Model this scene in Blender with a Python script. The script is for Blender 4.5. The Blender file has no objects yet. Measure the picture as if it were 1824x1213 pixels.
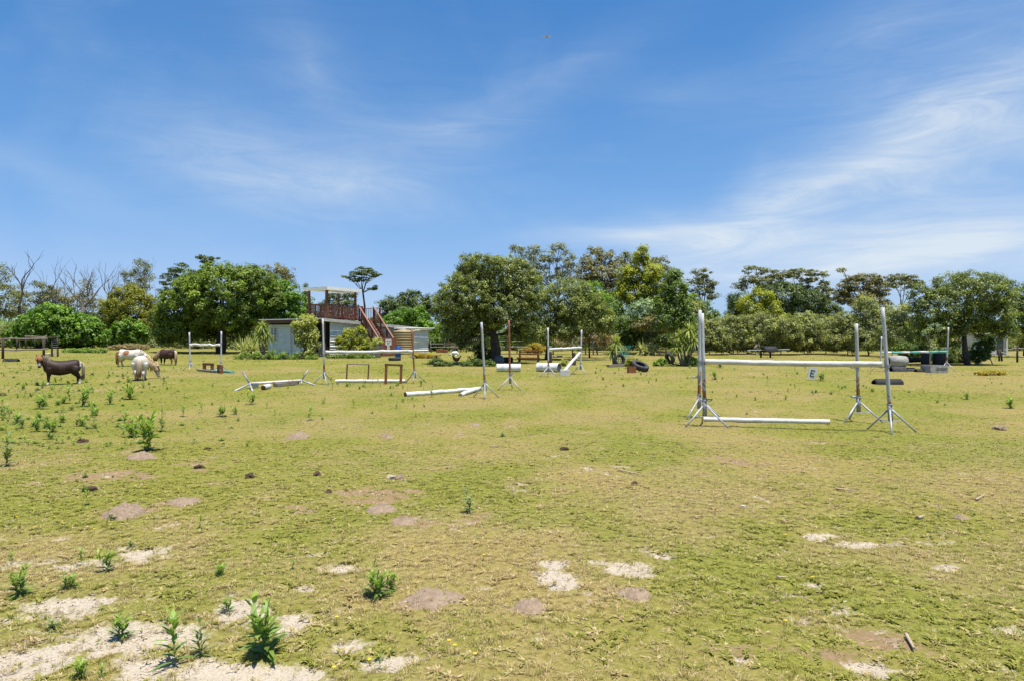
import bpy, bmesh, math, random
import numpy as np
from mathutils import Vector, Matrix, Quaternion

# ------------------------------------------------------------------ camera, sky, sun, exposure
scene = bpy.context.scene
COL = scene.collection
F, CX, HY, CAMZ = 1200.0, 912.0, 613.0, 1.6      # photo: focal length in px, centre column, horizon row, eye height

cam_d = bpy.data.cameras.new('camera')
cam = bpy.data.objects.new('camera', cam_d); COL.objects.link(cam)
cam.location = (0, 0, CAMZ); cam.rotation_euler = (math.radians(90), 0, 0)
cam_d.sensor_width = 36; cam_d.lens = 36 * F / 1824; cam_d.shift_y = 6.5 / 1824
cam_d.clip_start = 0.05; cam_d.clip_end = 6000
scene.camera = cam

SUN = Vector((0.17, -0.16, 1)).normalized()
sun_d = bpy.data.lights.new('sun', 'SUN'); sun_d.energy = 5.0; sun_d.angle = math.radians(0.53); sun_d.color = (1, .955, .88)
sun = bpy.data.objects.new('sun', sun_d); COL.objects.link(sun)
sun.rotation_euler = (-SUN).to_track_quat('-Z', 'Y').to_euler(); sun.location = (0, 0, 50)

world = bpy.data.worlds.new('World'); scene.world = world; world.use_nodes = True
def build_world():
    nt = world.node_tree; N = nt.nodes; L = nt.links; N.clear()
    def nd(t, **kw):
        n = N.new(t)
        for k, v in kw.items(): setattr(n, k, v)
        return n
    def mth(op, a, b=None, clamp=False):
        n = nd('ShaderNodeMath', operation=op, use_clamp=clamp)
        for i, v in enumerate((a, b)):
            if v is None: continue
            if isinstance(v, (int, float)): n.inputs[i].default_value = v
            else: L.new(v, n.inputs[i])
        return n.outputs[0]
    out = nd('ShaderNodeOutputWorld'); bg = nd('ShaderNodeBackground'); bg.inputs[1].default_value = 0.108
    sky = nd('ShaderNodeTexSky', sky_type='NISHITA'); sky.sun_disc = False
    sky.sun_elevation = math.asin(SUN.z); sky.sun_rotation = math.atan2(SUN.x, SUN.y)
    sky.altitude = 0; sky.air_density = 1.0; sky.dust_density = 0.15; sky.ozone_density = 1.6
    hs = nd('ShaderNodeHueSaturation'); hs.inputs['Saturation'].default_value = 1.30; hs.inputs['Value'].default_value = 1.0
    L.new(sky.outputs[0], hs.inputs['Color'])
    gm = nd('ShaderNodeMix', data_type='RGBA', blend_type='MULTIPLY'); gm.inputs[0].default_value = 1
    L.new(hs.outputs[0], gm.inputs[6]); gm.inputs[7].default_value = (0.90, 1.08, 1.10, 1)
    sr = nd('ShaderNodeSeparateColor'); L.new(gm.outputs[2], sr.inputs[0]); cr = nd('ShaderNodeCombineColor')
    for i, (k, pw, g) in enumerate(((1.3, 1.7, 1.0), (.70, 1.5, .985), (.24, 2.0, 1.02))):        # soft shoulder so that the low sky stays blue
        x = mth('MULTIPLY', sr.outputs[i], .158); d = mth('ADD', mth('MULTIPLY', mth('POWER', x, pw), k), 1.0)
        L.new(mth('MULTIPLY', mth('DIVIDE', sr.outputs[i], d), g), cr.inputs[i])
    skyc = cr.outputs[0]
    # azimuth / elevation of the view direction, for the cirrus
    tc = nd('ShaderNodeTexCoord'); sp = nd('ShaderNodeSeparateXYZ'); L.new(tc.outputs['Generated'], sp.inputs[0])
    az = mth('ARCTAN2', sp.outputs[0], sp.outputs[1]); el = mth('ARCSINE', sp.outputs[2])
    cb = nd('ShaderNodeCombineXYZ'); L.new(az, cb.inputs[0]); L.new(el, cb.inputs[1])
    def ae(px, py):
        u = (px - CX) / F; v = (HY - py) / F; a = math.atan(u)
        return a, math.atan(v * math.cos(a))
    strokes = [  # px, py, half length, half height, tilt deg, strength : cirrus streaks
        (430, 290, 250, 110, -12, .22), (560, 330, 330, 80, -6, .22), (800, 240, 330, 110, 16, .18), (540, 130, 230, 120, -48, .12),
        (1040, 110, 300, 80, 24, .09), (60, 300, 260, 60, -16, .12), (660, 330, 500, 160, 0, .12), (640, 190, 700, 300, -10, .06), (1500, 200, 700, 330, 16, .06),
        (1430, 345, 620, 80, 24, .40), (1140, 410, 360, 44, 2, .34), (1350, 430, 460, 90, -6, .42),
        (1720, 440, 380, 100, 6, .62), (1800, 220, 300, 70, -10, .26), (1740, 170, 420, 200, 26, .22),
        (1560, 60, 360, 120, 14, .14), (1640, 330, 420, 190, 12, .26), (1300, 490, 620, 60, 0, .34), (1190, 170, 220, 90, -10, .08)]
    # fibrous noise
    mp = nd('ShaderNodeMapping'); mp.inputs['Rotation'].default_value = (0, 0, math.radians(-17)); mp.inputs['Scale'].default_value = (3.0, 15.0, 1)
    L.new(cb.outputs[0], mp.inputs[0])
    nz = nd('ShaderNodeTexNoise'); nz.inputs['Scale'].default_value = 1.5; nz.inputs['Detail'].default_value = 11; nz.inputs['Roughness'].default_value = .66; nz.inputs['Distortion'].default_value = 1.5
    L.new(mp.outputs[0], nz.inputs['Vector'])
    nz2 = nd('ShaderNodeTexNoise'); nz2.inputs['Scale'].default_value = 3.4; nz2.inputs['Detail'].default_value = 6; nz2.inputs['Distortion'].default_value = .6
    L.new(cb.outputs[0], nz2.inputs['Vector'])
    # warp the stroke coordinates so that outlines are ragged
    wv = nd('ShaderNodeVectorMath', operation='MULTIPLY_ADD'); L.new(nz2.outputs['Color'], wv.inputs[0]); wv.inputs[1].default_value = (.16, .07, 0)
    L.new(cb.outputs[0], wv.inputs[2])
    wv2 = nd('ShaderNodeVectorMath', operation='SUBTRACT'); L.new(wv.outputs[0], wv2.inputs[0]); wv2.inputs[1].default_value = (.08, .035, 0)
    tot = None
    for px, py, rx, ry, tilt, s in strokes:
        a, e = ae(px, py)
        m = nd('ShaderNodeMapping', vector_type='TEXTURE')
        m.inputs['Location'].default_value = (a, e, 0); m.inputs['Rotation'].default_value = (0, 0, math.radians(tilt))
        m.inputs['Scale'].default_value = (rx / F, ry / F, 1)
        L.new(wv2.outputs[0], m.inputs[0])
        g = nd('ShaderNodeTexGradient', gradient_type='QUADRATIC_SPHERE'); L.new(m.outputs[0], g.inputs[0])
        v = mth('MULTIPLY', g.outputs['Fac'], s * 1.9)
        tot = v if tot is None else mth('ADD', tot, v)
    fib = nd('ShaderNodeMapRange'); fib.inputs[1].default_value = .30; fib.inputs[2].default_value = .72; fib.inputs[3].default_value = .45; fib.inputs[4].default_value = 1.2
    L.new(nz.outputs['Fac'], fib.inputs[0])
    veil = nd('ShaderNodeMapRange'); veil.inputs[1].default_value = .52; veil.inputs[2].default_value = .85; veil.inputs[3].default_value = 0; veil.inputs[4].default_value = .28
    L.new(nz2.outputs['Fac'], veil.inputs[0])
    dens = mth('MULTIPLY', mth('ADD', tot, veil.outputs[0]), fib.outputs[0])
    dens = mth('MINIMUM', mth('MULTIPLY', dens, 0.74), .80)
    mx = nd('ShaderNodeMix', data_type='RGBA'); L.new(dens, mx.inputs[0]); L.new(skyc, mx.inputs[6]); mx.inputs[7].default_value = (5.0, 5.45, 5.75, 1)
    L.new(mx.outputs[2], bg.inputs[0]); L.new(bg.outputs[0], out.inputs[0])
build_world()
scene.view_settings.view_transform = 'Standard'; scene.view_settings.look = 'None'
scene.view_settings.exposure = 0.55; scene.view_settings.gamma = 1.0
scene.cycles.max_bounces = 5; scene.cycles.diffuse_bounces = 3; scene.cycles.transmission_bounces = 3; scene.cycles.transparent_max_bounces = 4; scene.cycles.caustics_reflective = False; scene.cycles.caustics_refractive = False
scene.cycles.use_adaptive_sampling = True; scene.cycles.adaptive_threshold = .014
scene.cycles.use_denoising = True

# ------------------------------------------------------------------ numpy noise and the lie of the land
rng0 = np.random.default_rng(7)
_P = rng0.random((256, 256))
def vnoise(x, y):
    x = np.asarray(x, float); y = np.asarray(y, float)
    xi = np.floor(x).astype(int); yi = np.floor(y).astype(int); fx = x - xi; fy = y - yi
    fx = fx * fx * (3 - 2 * fx); fy = fy * fy * (3 - 2 * fy)
    a = _P[xi & 255, yi & 255]; b = _P[(xi + 1) & 255, yi & 255]; c = _P[xi & 255, (yi + 1) & 255]; d = _P[(xi + 1) & 255, (yi + 1) & 255]
    return (a * (1 - fx) + b * fx) * (1 - fy) + (c * (1 - fx) + d * fx) * fy
def fbm(x, y, o=4):
    s = 0; a = .5; t = 0
    for i in range(o):
        s = s + a * vnoise(x * 2 ** i + 17.3 * i, y * 2 ** i + 5.1 * i); t += a; a *= .5
    return s / t
_ky = np.array([-3000, 9, 16, 22, 30, 40, 52, 65, 80, 120, 4000.]); _kz = np.array([0, 0, .03, .10, .27, .45, .62, .80, .9, 1.0, 1.0])
_ty = np.arange(-20, 200, .5); _tz = np.interp(_ty, _ky, _kz); _tz = np.convolve(np.pad(_tz, 8, 'edge'), np.ones(17) / 17, 'valid')
def sstep(t): t = np.clip(t, 0, 1); return t * t * (3 - 2 * t)
def gz(x, y):
    x = np.asarray(x, float); y = np.asarray(y, float)
    z = np.interp(y, _ty, _tz) + .35 * sstep((-x - 22) / 20) * sstep((y - 45) / 30)
    amp = np.clip(1.2 - y / 90, .2, 1)
    return z + amp * (.05 * (vnoise(x / 3.1 + 40, y / 3.7 + 9) - .5) + .018 * (vnoise(x / .6 + 3, y / .6) - .5))
_Y = np.concatenate([np.arange(2, 30, .02), np.arange(30, 160, .1)])
def G(px, py):                                  # ground point seen at a photo pixel
    u = (px - CX) / F; rz = CAMZ + (HY - py) / F * _Y; h = gz(u * _Y, _Y)
    i = int(np.argmax(rz < h)) if (rz < h).any() else len(_Y) - 1
    return Vector((u * _Y[i], _Y[i], float(h[i])))
def W(px, py, Y): return Vector(((px - CX) / F * Y, Y, CAMZ + (HY - py) / F * Y))
def ground_at(x, y): return Vector((x, y, float(gz(x, y))))

# ------------------------------------------------------------------ materials
MATS = {}
def new_mat(name):
    m = bpy.data.materials.new(name); m.use_nodes = True; nt = m.node_tree; nt.nodes.clear()
    o = nt.nodes.new('ShaderNodeOutputMaterial'); return m, nt, o
def _noise(nt, scale, detail=4, coord='Object', rough=.6, stretch=None):
    tc = nt.nodes.new('ShaderNodeTexCoord'); n = nt.nodes.new('ShaderNodeTexNoise')
    n.inputs['Scale'].default_value = scale; n.inputs['Detail'].default_value = detail; n.inputs['Roughness'].default_value = rough
    src = tc.outputs[coord]
    if stretch:
        mp = nt.nodes.new('ShaderNodeMapping'); mp.inputs['Scale'].default_value = stretch; nt.links.new(src, mp.inputs[0]); src = mp.outputs[0]
    nt.links.new(src, n.inputs['Vector']); return n.outputs['Fac']
def _ramp(nt, fac, stops):
    r = nt.nodes.new('ShaderNodeValToRGB'); e = r.color_ramp.elements
    while len(e) > 1: e.remove(e[-1])
    e[0].position = stops[0][0]; e[0].color = (*stops[0][1], 1)
    for p, c in stops[1:]:
        x = e.new(p); x.color = (*c, 1)
    nt.links.new(fac, r.inputs[0]); return r.outputs[0]
def mat(name, c1, c2=None, scale=6, rough=.7, bump=.15, stretch=None, metal=0, c3=None, spec=.4, lo=.35, hi=.68):
    if name in MATS: return MATS[name]
    m, nt, o = new_mat(name); p = nt.nodes.new('ShaderNodeBsdfPrincipled')
    c2 = c2 or tuple(v * .72 for v in c1)
    f = _noise(nt, scale, 6, stretch=stretch)
    st = [(lo, c2), (hi, c1)] if c3 is None else [(lo - .1, c3), (lo + .03, c2), (hi, c1)]
    nt.links.new(_ramp(nt, f, st), p.inputs['Base Color'])
    p.inputs['Roughness'].default_value = rough; p.inputs['Metallic'].default_value = metal
    p.inputs['Specular IOR Level'].default_value = spec
    if bump:
        b = nt.nodes.new('ShaderNodeBump'); b.inputs['Strength'].default_value = bump; b.inputs['Distance'].default_value = .02
        f2 = _noise(nt, scale * 4, 4, stretch=stretch); nt.links.new(f2, b.inputs['Height']); nt.links.new(b.outputs[0], p.inputs['Normal'])
    nt.links.new(p.outputs[0], o.inputs[0]); MATS[name] = m; return m
def mat_leaf(name, c1, c2, trans=.30, rough=.5, spec=.35):
    """two leaf colours mixed by the tone stored on each leaf; light passes through"""
    if name in MATS: return MATS[name]
    m, nt, o = new_mat(name); L = nt.links
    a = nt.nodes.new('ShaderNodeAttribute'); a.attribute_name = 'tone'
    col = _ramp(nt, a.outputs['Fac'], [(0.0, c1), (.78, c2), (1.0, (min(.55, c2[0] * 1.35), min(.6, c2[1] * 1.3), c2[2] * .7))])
    p = nt.nodes.new('ShaderNodeBsdfPrincipled'); p.inputs['Roughness'].default_value = rough; p.inputs['Specular IOR Level'].default_value = spec
    t = nt.nodes.new('ShaderNodeBsdfTranslucent'); mx = nt.nodes.new('ShaderNodeMixShader'); mx.inputs[0].default_value = trans
    L.new(col, p.inputs['Base Color'])
    br = nt.nodes.new('ShaderNodeMix'); br.data_type = 'RGBA'; br.blend_type = 'MULTIPLY'; br.inputs[0].default_value = 1; L.new(col, br.inputs[6]); br.inputs[7].default_value = (1.25, 1.35, .7, 1)
    L.new(br.outputs[2], t.inputs['Color']); L.new(p.outputs[0], mx.inputs[1]); L.new(t.outputs[0], mx.inputs[2]); L.new(mx.outputs[0], o.inputs[0])
    MATS[name] = m; return m
def mat_col(name, rough=.75, jitter=.25, scale=30, attr='Col', trans=0):
    if name in MATS: return MATS[name]
    m, nt, o = new_mat(name); L = nt.links
    a = nt.nodes.new('ShaderNodeAttribute'); a.attribute_name = attr
    f = _noise(nt, scale, 4); r = _ramp(nt, f, [(.3, (1 - jitter,) * 3), (.7, (1 + jitter * .4,) * 3)])
    x = nt.nodes.new('ShaderNodeMix'); x.data_type = 'RGBA'; x.blend_type = 'MULTIPLY'; x.inputs[0].default_value = 1
    L.new(a.outputs['Color'], x.inputs[6]); L.new(r, x.inputs[7])
    p = nt.nodes.new('ShaderNodeBsdfPrincipled'); p.inputs['Roughness'].default_value = rough; p.inputs['Specular IOR Level'].default_value = .25
    L.new(x.outputs[2], p.inputs['Base Color']); L.new(p.outputs[0], o.inputs[0]); MATS[name] = m; return m
def mat_pipe(name, paint, rust_h, fade=.35, rust=(.30, .10, .035), amount=.0, chip=.35):
    """painted steel tube, rusting upwards from its foot to rust_h metres and in chips"""
    if name in MATS: return MATS[name]
    m, nt, o = new_mat(name); L = nt.links; N = nt.nodes
    tc = N.new('ShaderNodeTexCoord'); sp = N.new('ShaderNodeSeparateXYZ'); L.new(tc.outputs['Object'], sp.inputs[0])
    n1 = _noise(nt, 9, 6, rough=.7); n2 = _noise(nt, 34, 5, rough=.7, stretch=(1, 1, .35))
    mr = N.new('ShaderNodeMapRange'); L.new(sp.outputs[2], mr.inputs[0]); mr.inputs[1].default_value = rust_h - fade; mr.inputs[2].default_value = rust_h + fade; mr.inputs[3].default_value = .85; mr.inputs[4].default_value = amount
    def mth(op, a, b):
        n = N.new('ShaderNodeMath'); n.operation = op
        for i, v in enumerate((a, b)):
            if isinstance(v, (int, float)): n.inputs[i].default_value = v
            else: L.new(v, n.inputs[i])
        return n.outputs[0]
    s = mth('ADD', mr.outputs[0], mth('MULTIPLY', mth('SUBTRACT', mth('ADD', n1, mth('MULTIPLY', n2, .8)), .9), 1.1 + chip))
    mask = _ramp(nt, s, [(.46, (0, 0, 0)), (.56, (1, 1, 1))])
    pc = _ramp(nt, n2, [(.3, tuple(v * .72 for v in paint)), (.62, paint)])
    rc = _ramp(nt, n1, [(.3, tuple(v * .5 for v in rust)), (.6, rust), (.75, (rust[0] * 1.35, rust[1] * 1.5, rust[2] * 1.6))])
    mx = N.new('ShaderNodeMix'); mx.data_type = 'RGBA'; L.new(mask, mx.inputs[0]); L.new(pc, mx.inputs[6]); L.new(rc, mx.inputs[7])
    p = N.new('ShaderNodeBsdfPrincipled'); p.inputs['Roughness'].default_value = .6; L.new(mx.outputs[2], p.inputs['Base Color'])
    b = N.new('ShaderNodeBump'); b.inputs['Strength'].default_value = .3; b.inputs['Distance'].default_value = .01; L.new(n2, b.inputs['Height']); L.new(b.outputs[0], p.inputs['Normal'])
    L.new(p.outputs[0], o.inputs[0]); MATS[name] = m; return m

M_WHITE = mat('white_pole_paint', (.66, .65, .62), (.46, .44, .39), 14, .6, .3, stretch=(.25, 1, 1), c3=(.16, .135, .10), lo=.36)
M_WHITE2 = mat('clean_white_paint', (.70, .70, .67), (.55, .54, .50), 9, .6, .2, c3=(.34, .31, .26), lo=.34)
M_GALV = mat('galvanised_steel', (.34, .35, .36), (.20, .21, .22), 22, .5, .2, metal=.35)
M_GALVL = mat('pale_galvanised_steel', (.50, .51, .52), (.33, .34, .35), 22, .5, .2, metal=.25)
M_DARKWOOD = mat('creosoted_wood', (.085, .055, .040), (.035, .024, .018), 10, .8, .5, stretch=(1, 1, 1))
M_GREYWOOD = mat('weathered_grey_wood', (.30, .26, .21), (.14, .115, .09), 12, .85, .5)
M_REDWOOD = mat('red_stained_wood', (.235, .088, .055), (.13, .045, .028), 8, .6, .3)
M_REDWOOD_L = mat('sun_bleached_red_wood', (.36, .185, .13), (.25, .11, .075), 8, .65, .3)
M_ORWOOD = mat('orange_brown_wood', (.30, .115, .035), (.17, .06, .02), 9, .7, .4)
M_BROWNWOOD = mat('brown_bench_wood', (.16, .075, .035), (.08, .035, .018), 9, .7, .4)
M_BARK = mat('dark_bark', (.075, .058, .045), (.028, .022, .018), 7, .9, .8)
M_GREYBARK = mat('grey_bark', (.24, .21, .18), (.10, .085, .075), 7, .9, .6)
M_PALEBARK = mat('pale_bark', (.36, .32, .27), (.18, .15, .12), 7, .9, .5)
M_RUBBER = mat('black_rubber', (.022, .022, .023), (.012, .012, .013), 18, .75, .3)
M_RUBBERD = mat('dusty_rubber', (.075, .075, .078), (.03, .03, .032), 10, .85, .3)
M_CONC = mat('weathered_concrete', (.40, .39, .36), (.25, .24, .22), 9, .9, .4)
M_SOIL = mat('mole_soil', (.33, .243, .165), (.20, .142, .095), 26, .95, .45)
M_DUNG = mat('dry_dung', (.115, .068, .035), (.05, .030, .018), 20, .95, 1.0)
M_STONE = mat('pale_stone', (.46, .39, .30), (.30, .25, .19), 10, .9, .4)

# ------------------------------------------------------------------ mesh helpers
class MB:
    def __init__(s): s.v = []; s.f = []; s.mi = []; s.cur = 0
    def add(s, vs, fs):
        b = len(s.v); s.v += [tuple(p) for p in vs]; s.f += [tuple(i + b for i in f) for f in fs]; s.mi += [s.cur] * len(fs); return s
    def box(s, c, size, rot=None):
        hx, hy, hz = (d / 2 for d in size); c = Vector(c)
        pts = [Vector((x, y, z)) for x in (-hx, hx) for y in (-hy, hy) for z in (-hz, hz)]
        if rot is not None: pts = [rot @ p for p in pts]
        return s.add([c + p for p in pts], [(0, 1, 3, 2), (4, 6, 7, 5), (0, 4, 5, 1), (2, 3, 7, 6), (0, 2, 6, 4), (1, 5, 7, 3)])
    def beam(s, a, b, w, h, up=(0, 0, 1)):           # rectangular bar from a to b
        a = Vector(a); b = Vector(b); d = (b - a); L = d.length; d.normalize()
        u = Vector(up); side = d.cross(u)
        if side.length < 1e-4: side = d.cross(Vector((1, 0, 0)))
        side.normalize(); u = side.cross(d)
        vs = []
        for e in (a, b):
            for i, j in ((-1, -1), (1, -1), (1, 1), (-1, 1)): vs.append(e + side * (i * w / 2) + u * (j * h / 2))
        return s.add(vs, [(0, 1, 2, 3), (7, 6, 5, 4), (0, 4, 5, 1), (1, 5, 6, 2), (2, 6, 7, 3), (3, 7, 4, 0)])
    def tube(s, pts, radii, n=8, caps=True, jitter=0, rnd=None):
        pts = [Vector(p) for p in pts]; k = len(pts)
        if isinstance(radii, (int, float)): radii = [radii] * k
        rings = []; prev = None
        for i in range(k):
            d = (pts[min(i + 1, k - 1)] - pts[max(i - 1, 0)]).normalized()
            if prev is None:
                a = d.orthogonal().normalized()
            else:
                a = prev - d * prev.dot(d)
                a = a.normalized() if a.length > 1e-5 else d.orthogonal().normalized()
            prev = a; b = d.cross(a)
            for j in range(n):
                t = 2 * math.pi * j / n; r = radii[i] * (1 + (rnd.uniform(-jitter, jitter) if jitter else 0))
                rings.append(pts[i] + (a * math.cos(t) + b * math.sin(t)) * r)
        fs = [(i * n + j, i * n + (j + 1) % n, (i + 1) * n + (j + 1) % n, (i + 1) * n + j) for i in range(k - 1) for j in range(n)]
        if caps: fs += [tuple(range(n - 1, -1, -1)), tuple((k - 1) * n + j for j in range(n))]
        return s.add(rings, fs)
    def lathe(s, prof, n=16, axis=None, origin=(0, 0, 0)):    # profile (r, h) along axis
        ax = Vector(axis or (0, 0, 1)).normalized(); a = ax.orthogonal().normalized(); b = ax.cross(a); o = Vector(origin)
        vs = [o + ax * h + (a * math.cos(2 * math.pi * j / n) + b * math.sin(2 * math.pi * j / n)) * r for r, h in prof for j in range(n)]
        k = len(prof)
        fs = [(i * n + j, i * n + (j + 1) % n, (i + 1) * n + (j + 1) % n, (i + 1) * n + j) for i in range(k - 1) for j in range(n)]
        return s.add(vs, fs)
    def mesh(s, name, mats, smooth=False):
        me = bpy.data.meshes.new(name); me.from_pydata(s.v, [], s.f)
        for m in (mats if isinstance(mats, (list, tuple)) else [mats]): me.materials.append(m)
        if any(s.mi): me.polygons.foreach_set('material_index', s.mi)
        if smooth: me.polygons.foreach_set('use_smooth', [True] * len(s.f))
        bm = bmesh.new(); bm.from_mesh(me); bmesh.ops.recalc_face_normals(bm, faces=bm.faces); bm.to_mesh(me); bm.free()
        me.update(); return me
    def build(s, name, mats, parent=None, smooth=False, loc=None):
        return link(name, s.mesh(name, mats, smooth), parent, loc)
def link(name, me, parent=None, loc=None):
    o = bpy.data.objects.new(name, me); COL.objects.link(o); o.parent = parent
    if loc is not None: o.location = loc
    return o
def tag(o, label, cat, group=None, kind=None):
    if label: o['label'] = label
    if cat: o['category'] = cat
    if group: o['group'] = group
    if kind: o['kind'] = kind
    return o
def thing(name, label, cat, loc=(0, 0, 0), rz=0, group=None):
    o = bpy.data.objects.new(name, None); COL.objects.link(o); o.location = loc; o.rotation_euler = (0, 0, rz); o.empty_display_size = .2
    return tag(o, label, cat, group)
def np_mesh(name, V, Q, mats, tone=None, attr='tone'):
    """fast mesh of quads from arrays, with one float per vertex"""
    me = bpy.data.meshes.new(name); n = len(V); q = len(Q); k = Q.shape[1]
    me.vertices.add(n); me.vertices.foreach_set('co', V.astype(np.float32).ravel())
    me.loops.add(q * k); me.loops.foreach_set('vertex_index', Q.astype(np.int32).ravel())
    me.polygons.add(q); me.polygons.foreach_set('loop_start', np.arange(0, q * k, k, dtype=np.int32)); me.polygons.foreach_set('loop_total', np.full(q, k, dtype=np.int32))
    for m in (mats if isinstance(mats, (list, tuple)) else [mats]): me.materials.append(m)
    if tone is not None:
        a = me.attributes.new(attr, 'FLOAT', 'POINT'); a.data.foreach_set('value', tone.astype(np.float32))
    me.update(calc_edges=True); return me

# ------------------------------------------------------------------ ground cover masks (world space)
def gell(px, py, rx, ry):                        # an ellipse on the ground: centre, half width, half depth in metres
    c = G(px, py); far = G(px, max(py - ry, 620)); near = G(px, py + ry)
    return c.x, c.y, max(rx / F * c.y, .03), max((far.y - near.y) / 2, .04)
SAND = [gell(*a) for a in [(110, 1090, 150, 55), (215, 1140, 200, 55), (60, 1175, 120, 45), (330, 1190, 190, 40), (480, 1195, 130, 40), (545, 1105, 60, 30), (420, 1085, 90, 35),
    (235, 985, 70, 22), (170, 1000, 60, 20), (30, 1010, 60, 22), (600, 1010, 60, 14), (570, 985, 30, 8), (540, 1045, 40, 14), (640, 1150, 60, 18), (690, 1180, 70, 22),
    (1000, 1032, 42, 17), (1110, 1013, 62, 17), (1190, 990, 44, 10), (975, 1003, 40, 8), (860, 1048, 30, 9), (1060, 1000, 40, 8),
    (1415, 1060, 60, 14), (1508, 1083, 38, 17), (1445, 1040, 30, 8), (1540, 968, 70, 7), (1460, 955, 36, 8), (1660, 1030, 45, 9), (1715, 922, 26, 5), (1650, 965, 60, 7),
    (1560, 1195, 60, 18), (1690, 1120, 50, 12), (1790, 1120, 50, 14), (1800, 1185, 60, 18), (1700, 1010, 40, 7)]]
SOILP = [gell(*a) for a in [(690, 890, 130, 34), (870, 915, 60, 14), (560, 905, 80, 18), (250, 812, 50, 9), (225, 912, 55, 16), (330, 893, 60, 12), (780, 1070, 85, 28), (940, 1085, 55, 22),
    (1130, 1060, 60, 18), (533, 777, 32, 7), (690, 777, 22, 5), (720, 932, 60, 10), (300, 840, 140, 22), (130, 850, 100, 14), (1560, 1150, 130, 30), (1480, 1165, 100, 22), (1280, 1150, 100, 18), (1780, 1160, 60, 16), (1660, 1095, 80, 12), (1300, 820, 90, 10), (1240, 845, 60, 8)]]
GREENP = [gell(*a) for a in [(150, 930, 190, 60), (480, 900, 160, 60), (1000, 1110, 200, 40), (1390, 1170, 130, 32), (900, 1150, 260, 50), (1700, 1080, 150, 30), (480, 800, 160, 30), (1640, 700, 190, 22), (130, 740, 180, 60), (1560, 930, 120, 25), (340, 1030, 160, 18)]]
def esum(E, x, y, soft=1.0):
    s = np.zeros_like(np.asarray(x, float))
    for cx, cy, rx, ry in E:
        d2 = ((x - cx) / (rx * soft)) ** 2 + ((y - cy) / (ry * soft)) ** 2
        s = np.maximum(s, np.exp(-d2 * 1.1))
    return s
def masks(x, y):
    n1 = fbm(x * 2.3 + 11, y * 2.3, 5); n2 = fbm(x * .55 + 3, y * .4 + 8, 4)
    n3 = fbm(x * 6.1, y * 6.1 + 31, 4)
    near = np.clip(1.35 - y / 14, 0, 1)
    s = esum(SAND, x, y); n5 = fbm(x * 15 + 7, y * 11, 3)
    sand = sstep((s * 1.95 + (n1 - .5) * 2.4 + (n3 - .5) * 1.9 + (n5 - .5) * 1.1 - .70) / 1.15)
    bits = sstep((n3 * .6 + n1 * .5 + (n5 - .5) * .3 - .70) / .14) * near * .75                 # small bare flecks all over the near turf
    sand = np.maximum(sand, bits)
    so = esum(SOILP, x, y); soil = sstep((so * 1.1 + (n1 - .5) * 2.4 + (n3 - .5) * 2.2 - .60) / .7) * .9
    gr = esum(GREENP, x, y); dry = np.clip(.56 + (n2 - .5) * 2.0 + (n1 - .5) * 1.2 - gr * .45 + .10 * np.clip((x + 2) / 8, -1, 1), 0, 1)
    return sand, soil, dry

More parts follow.
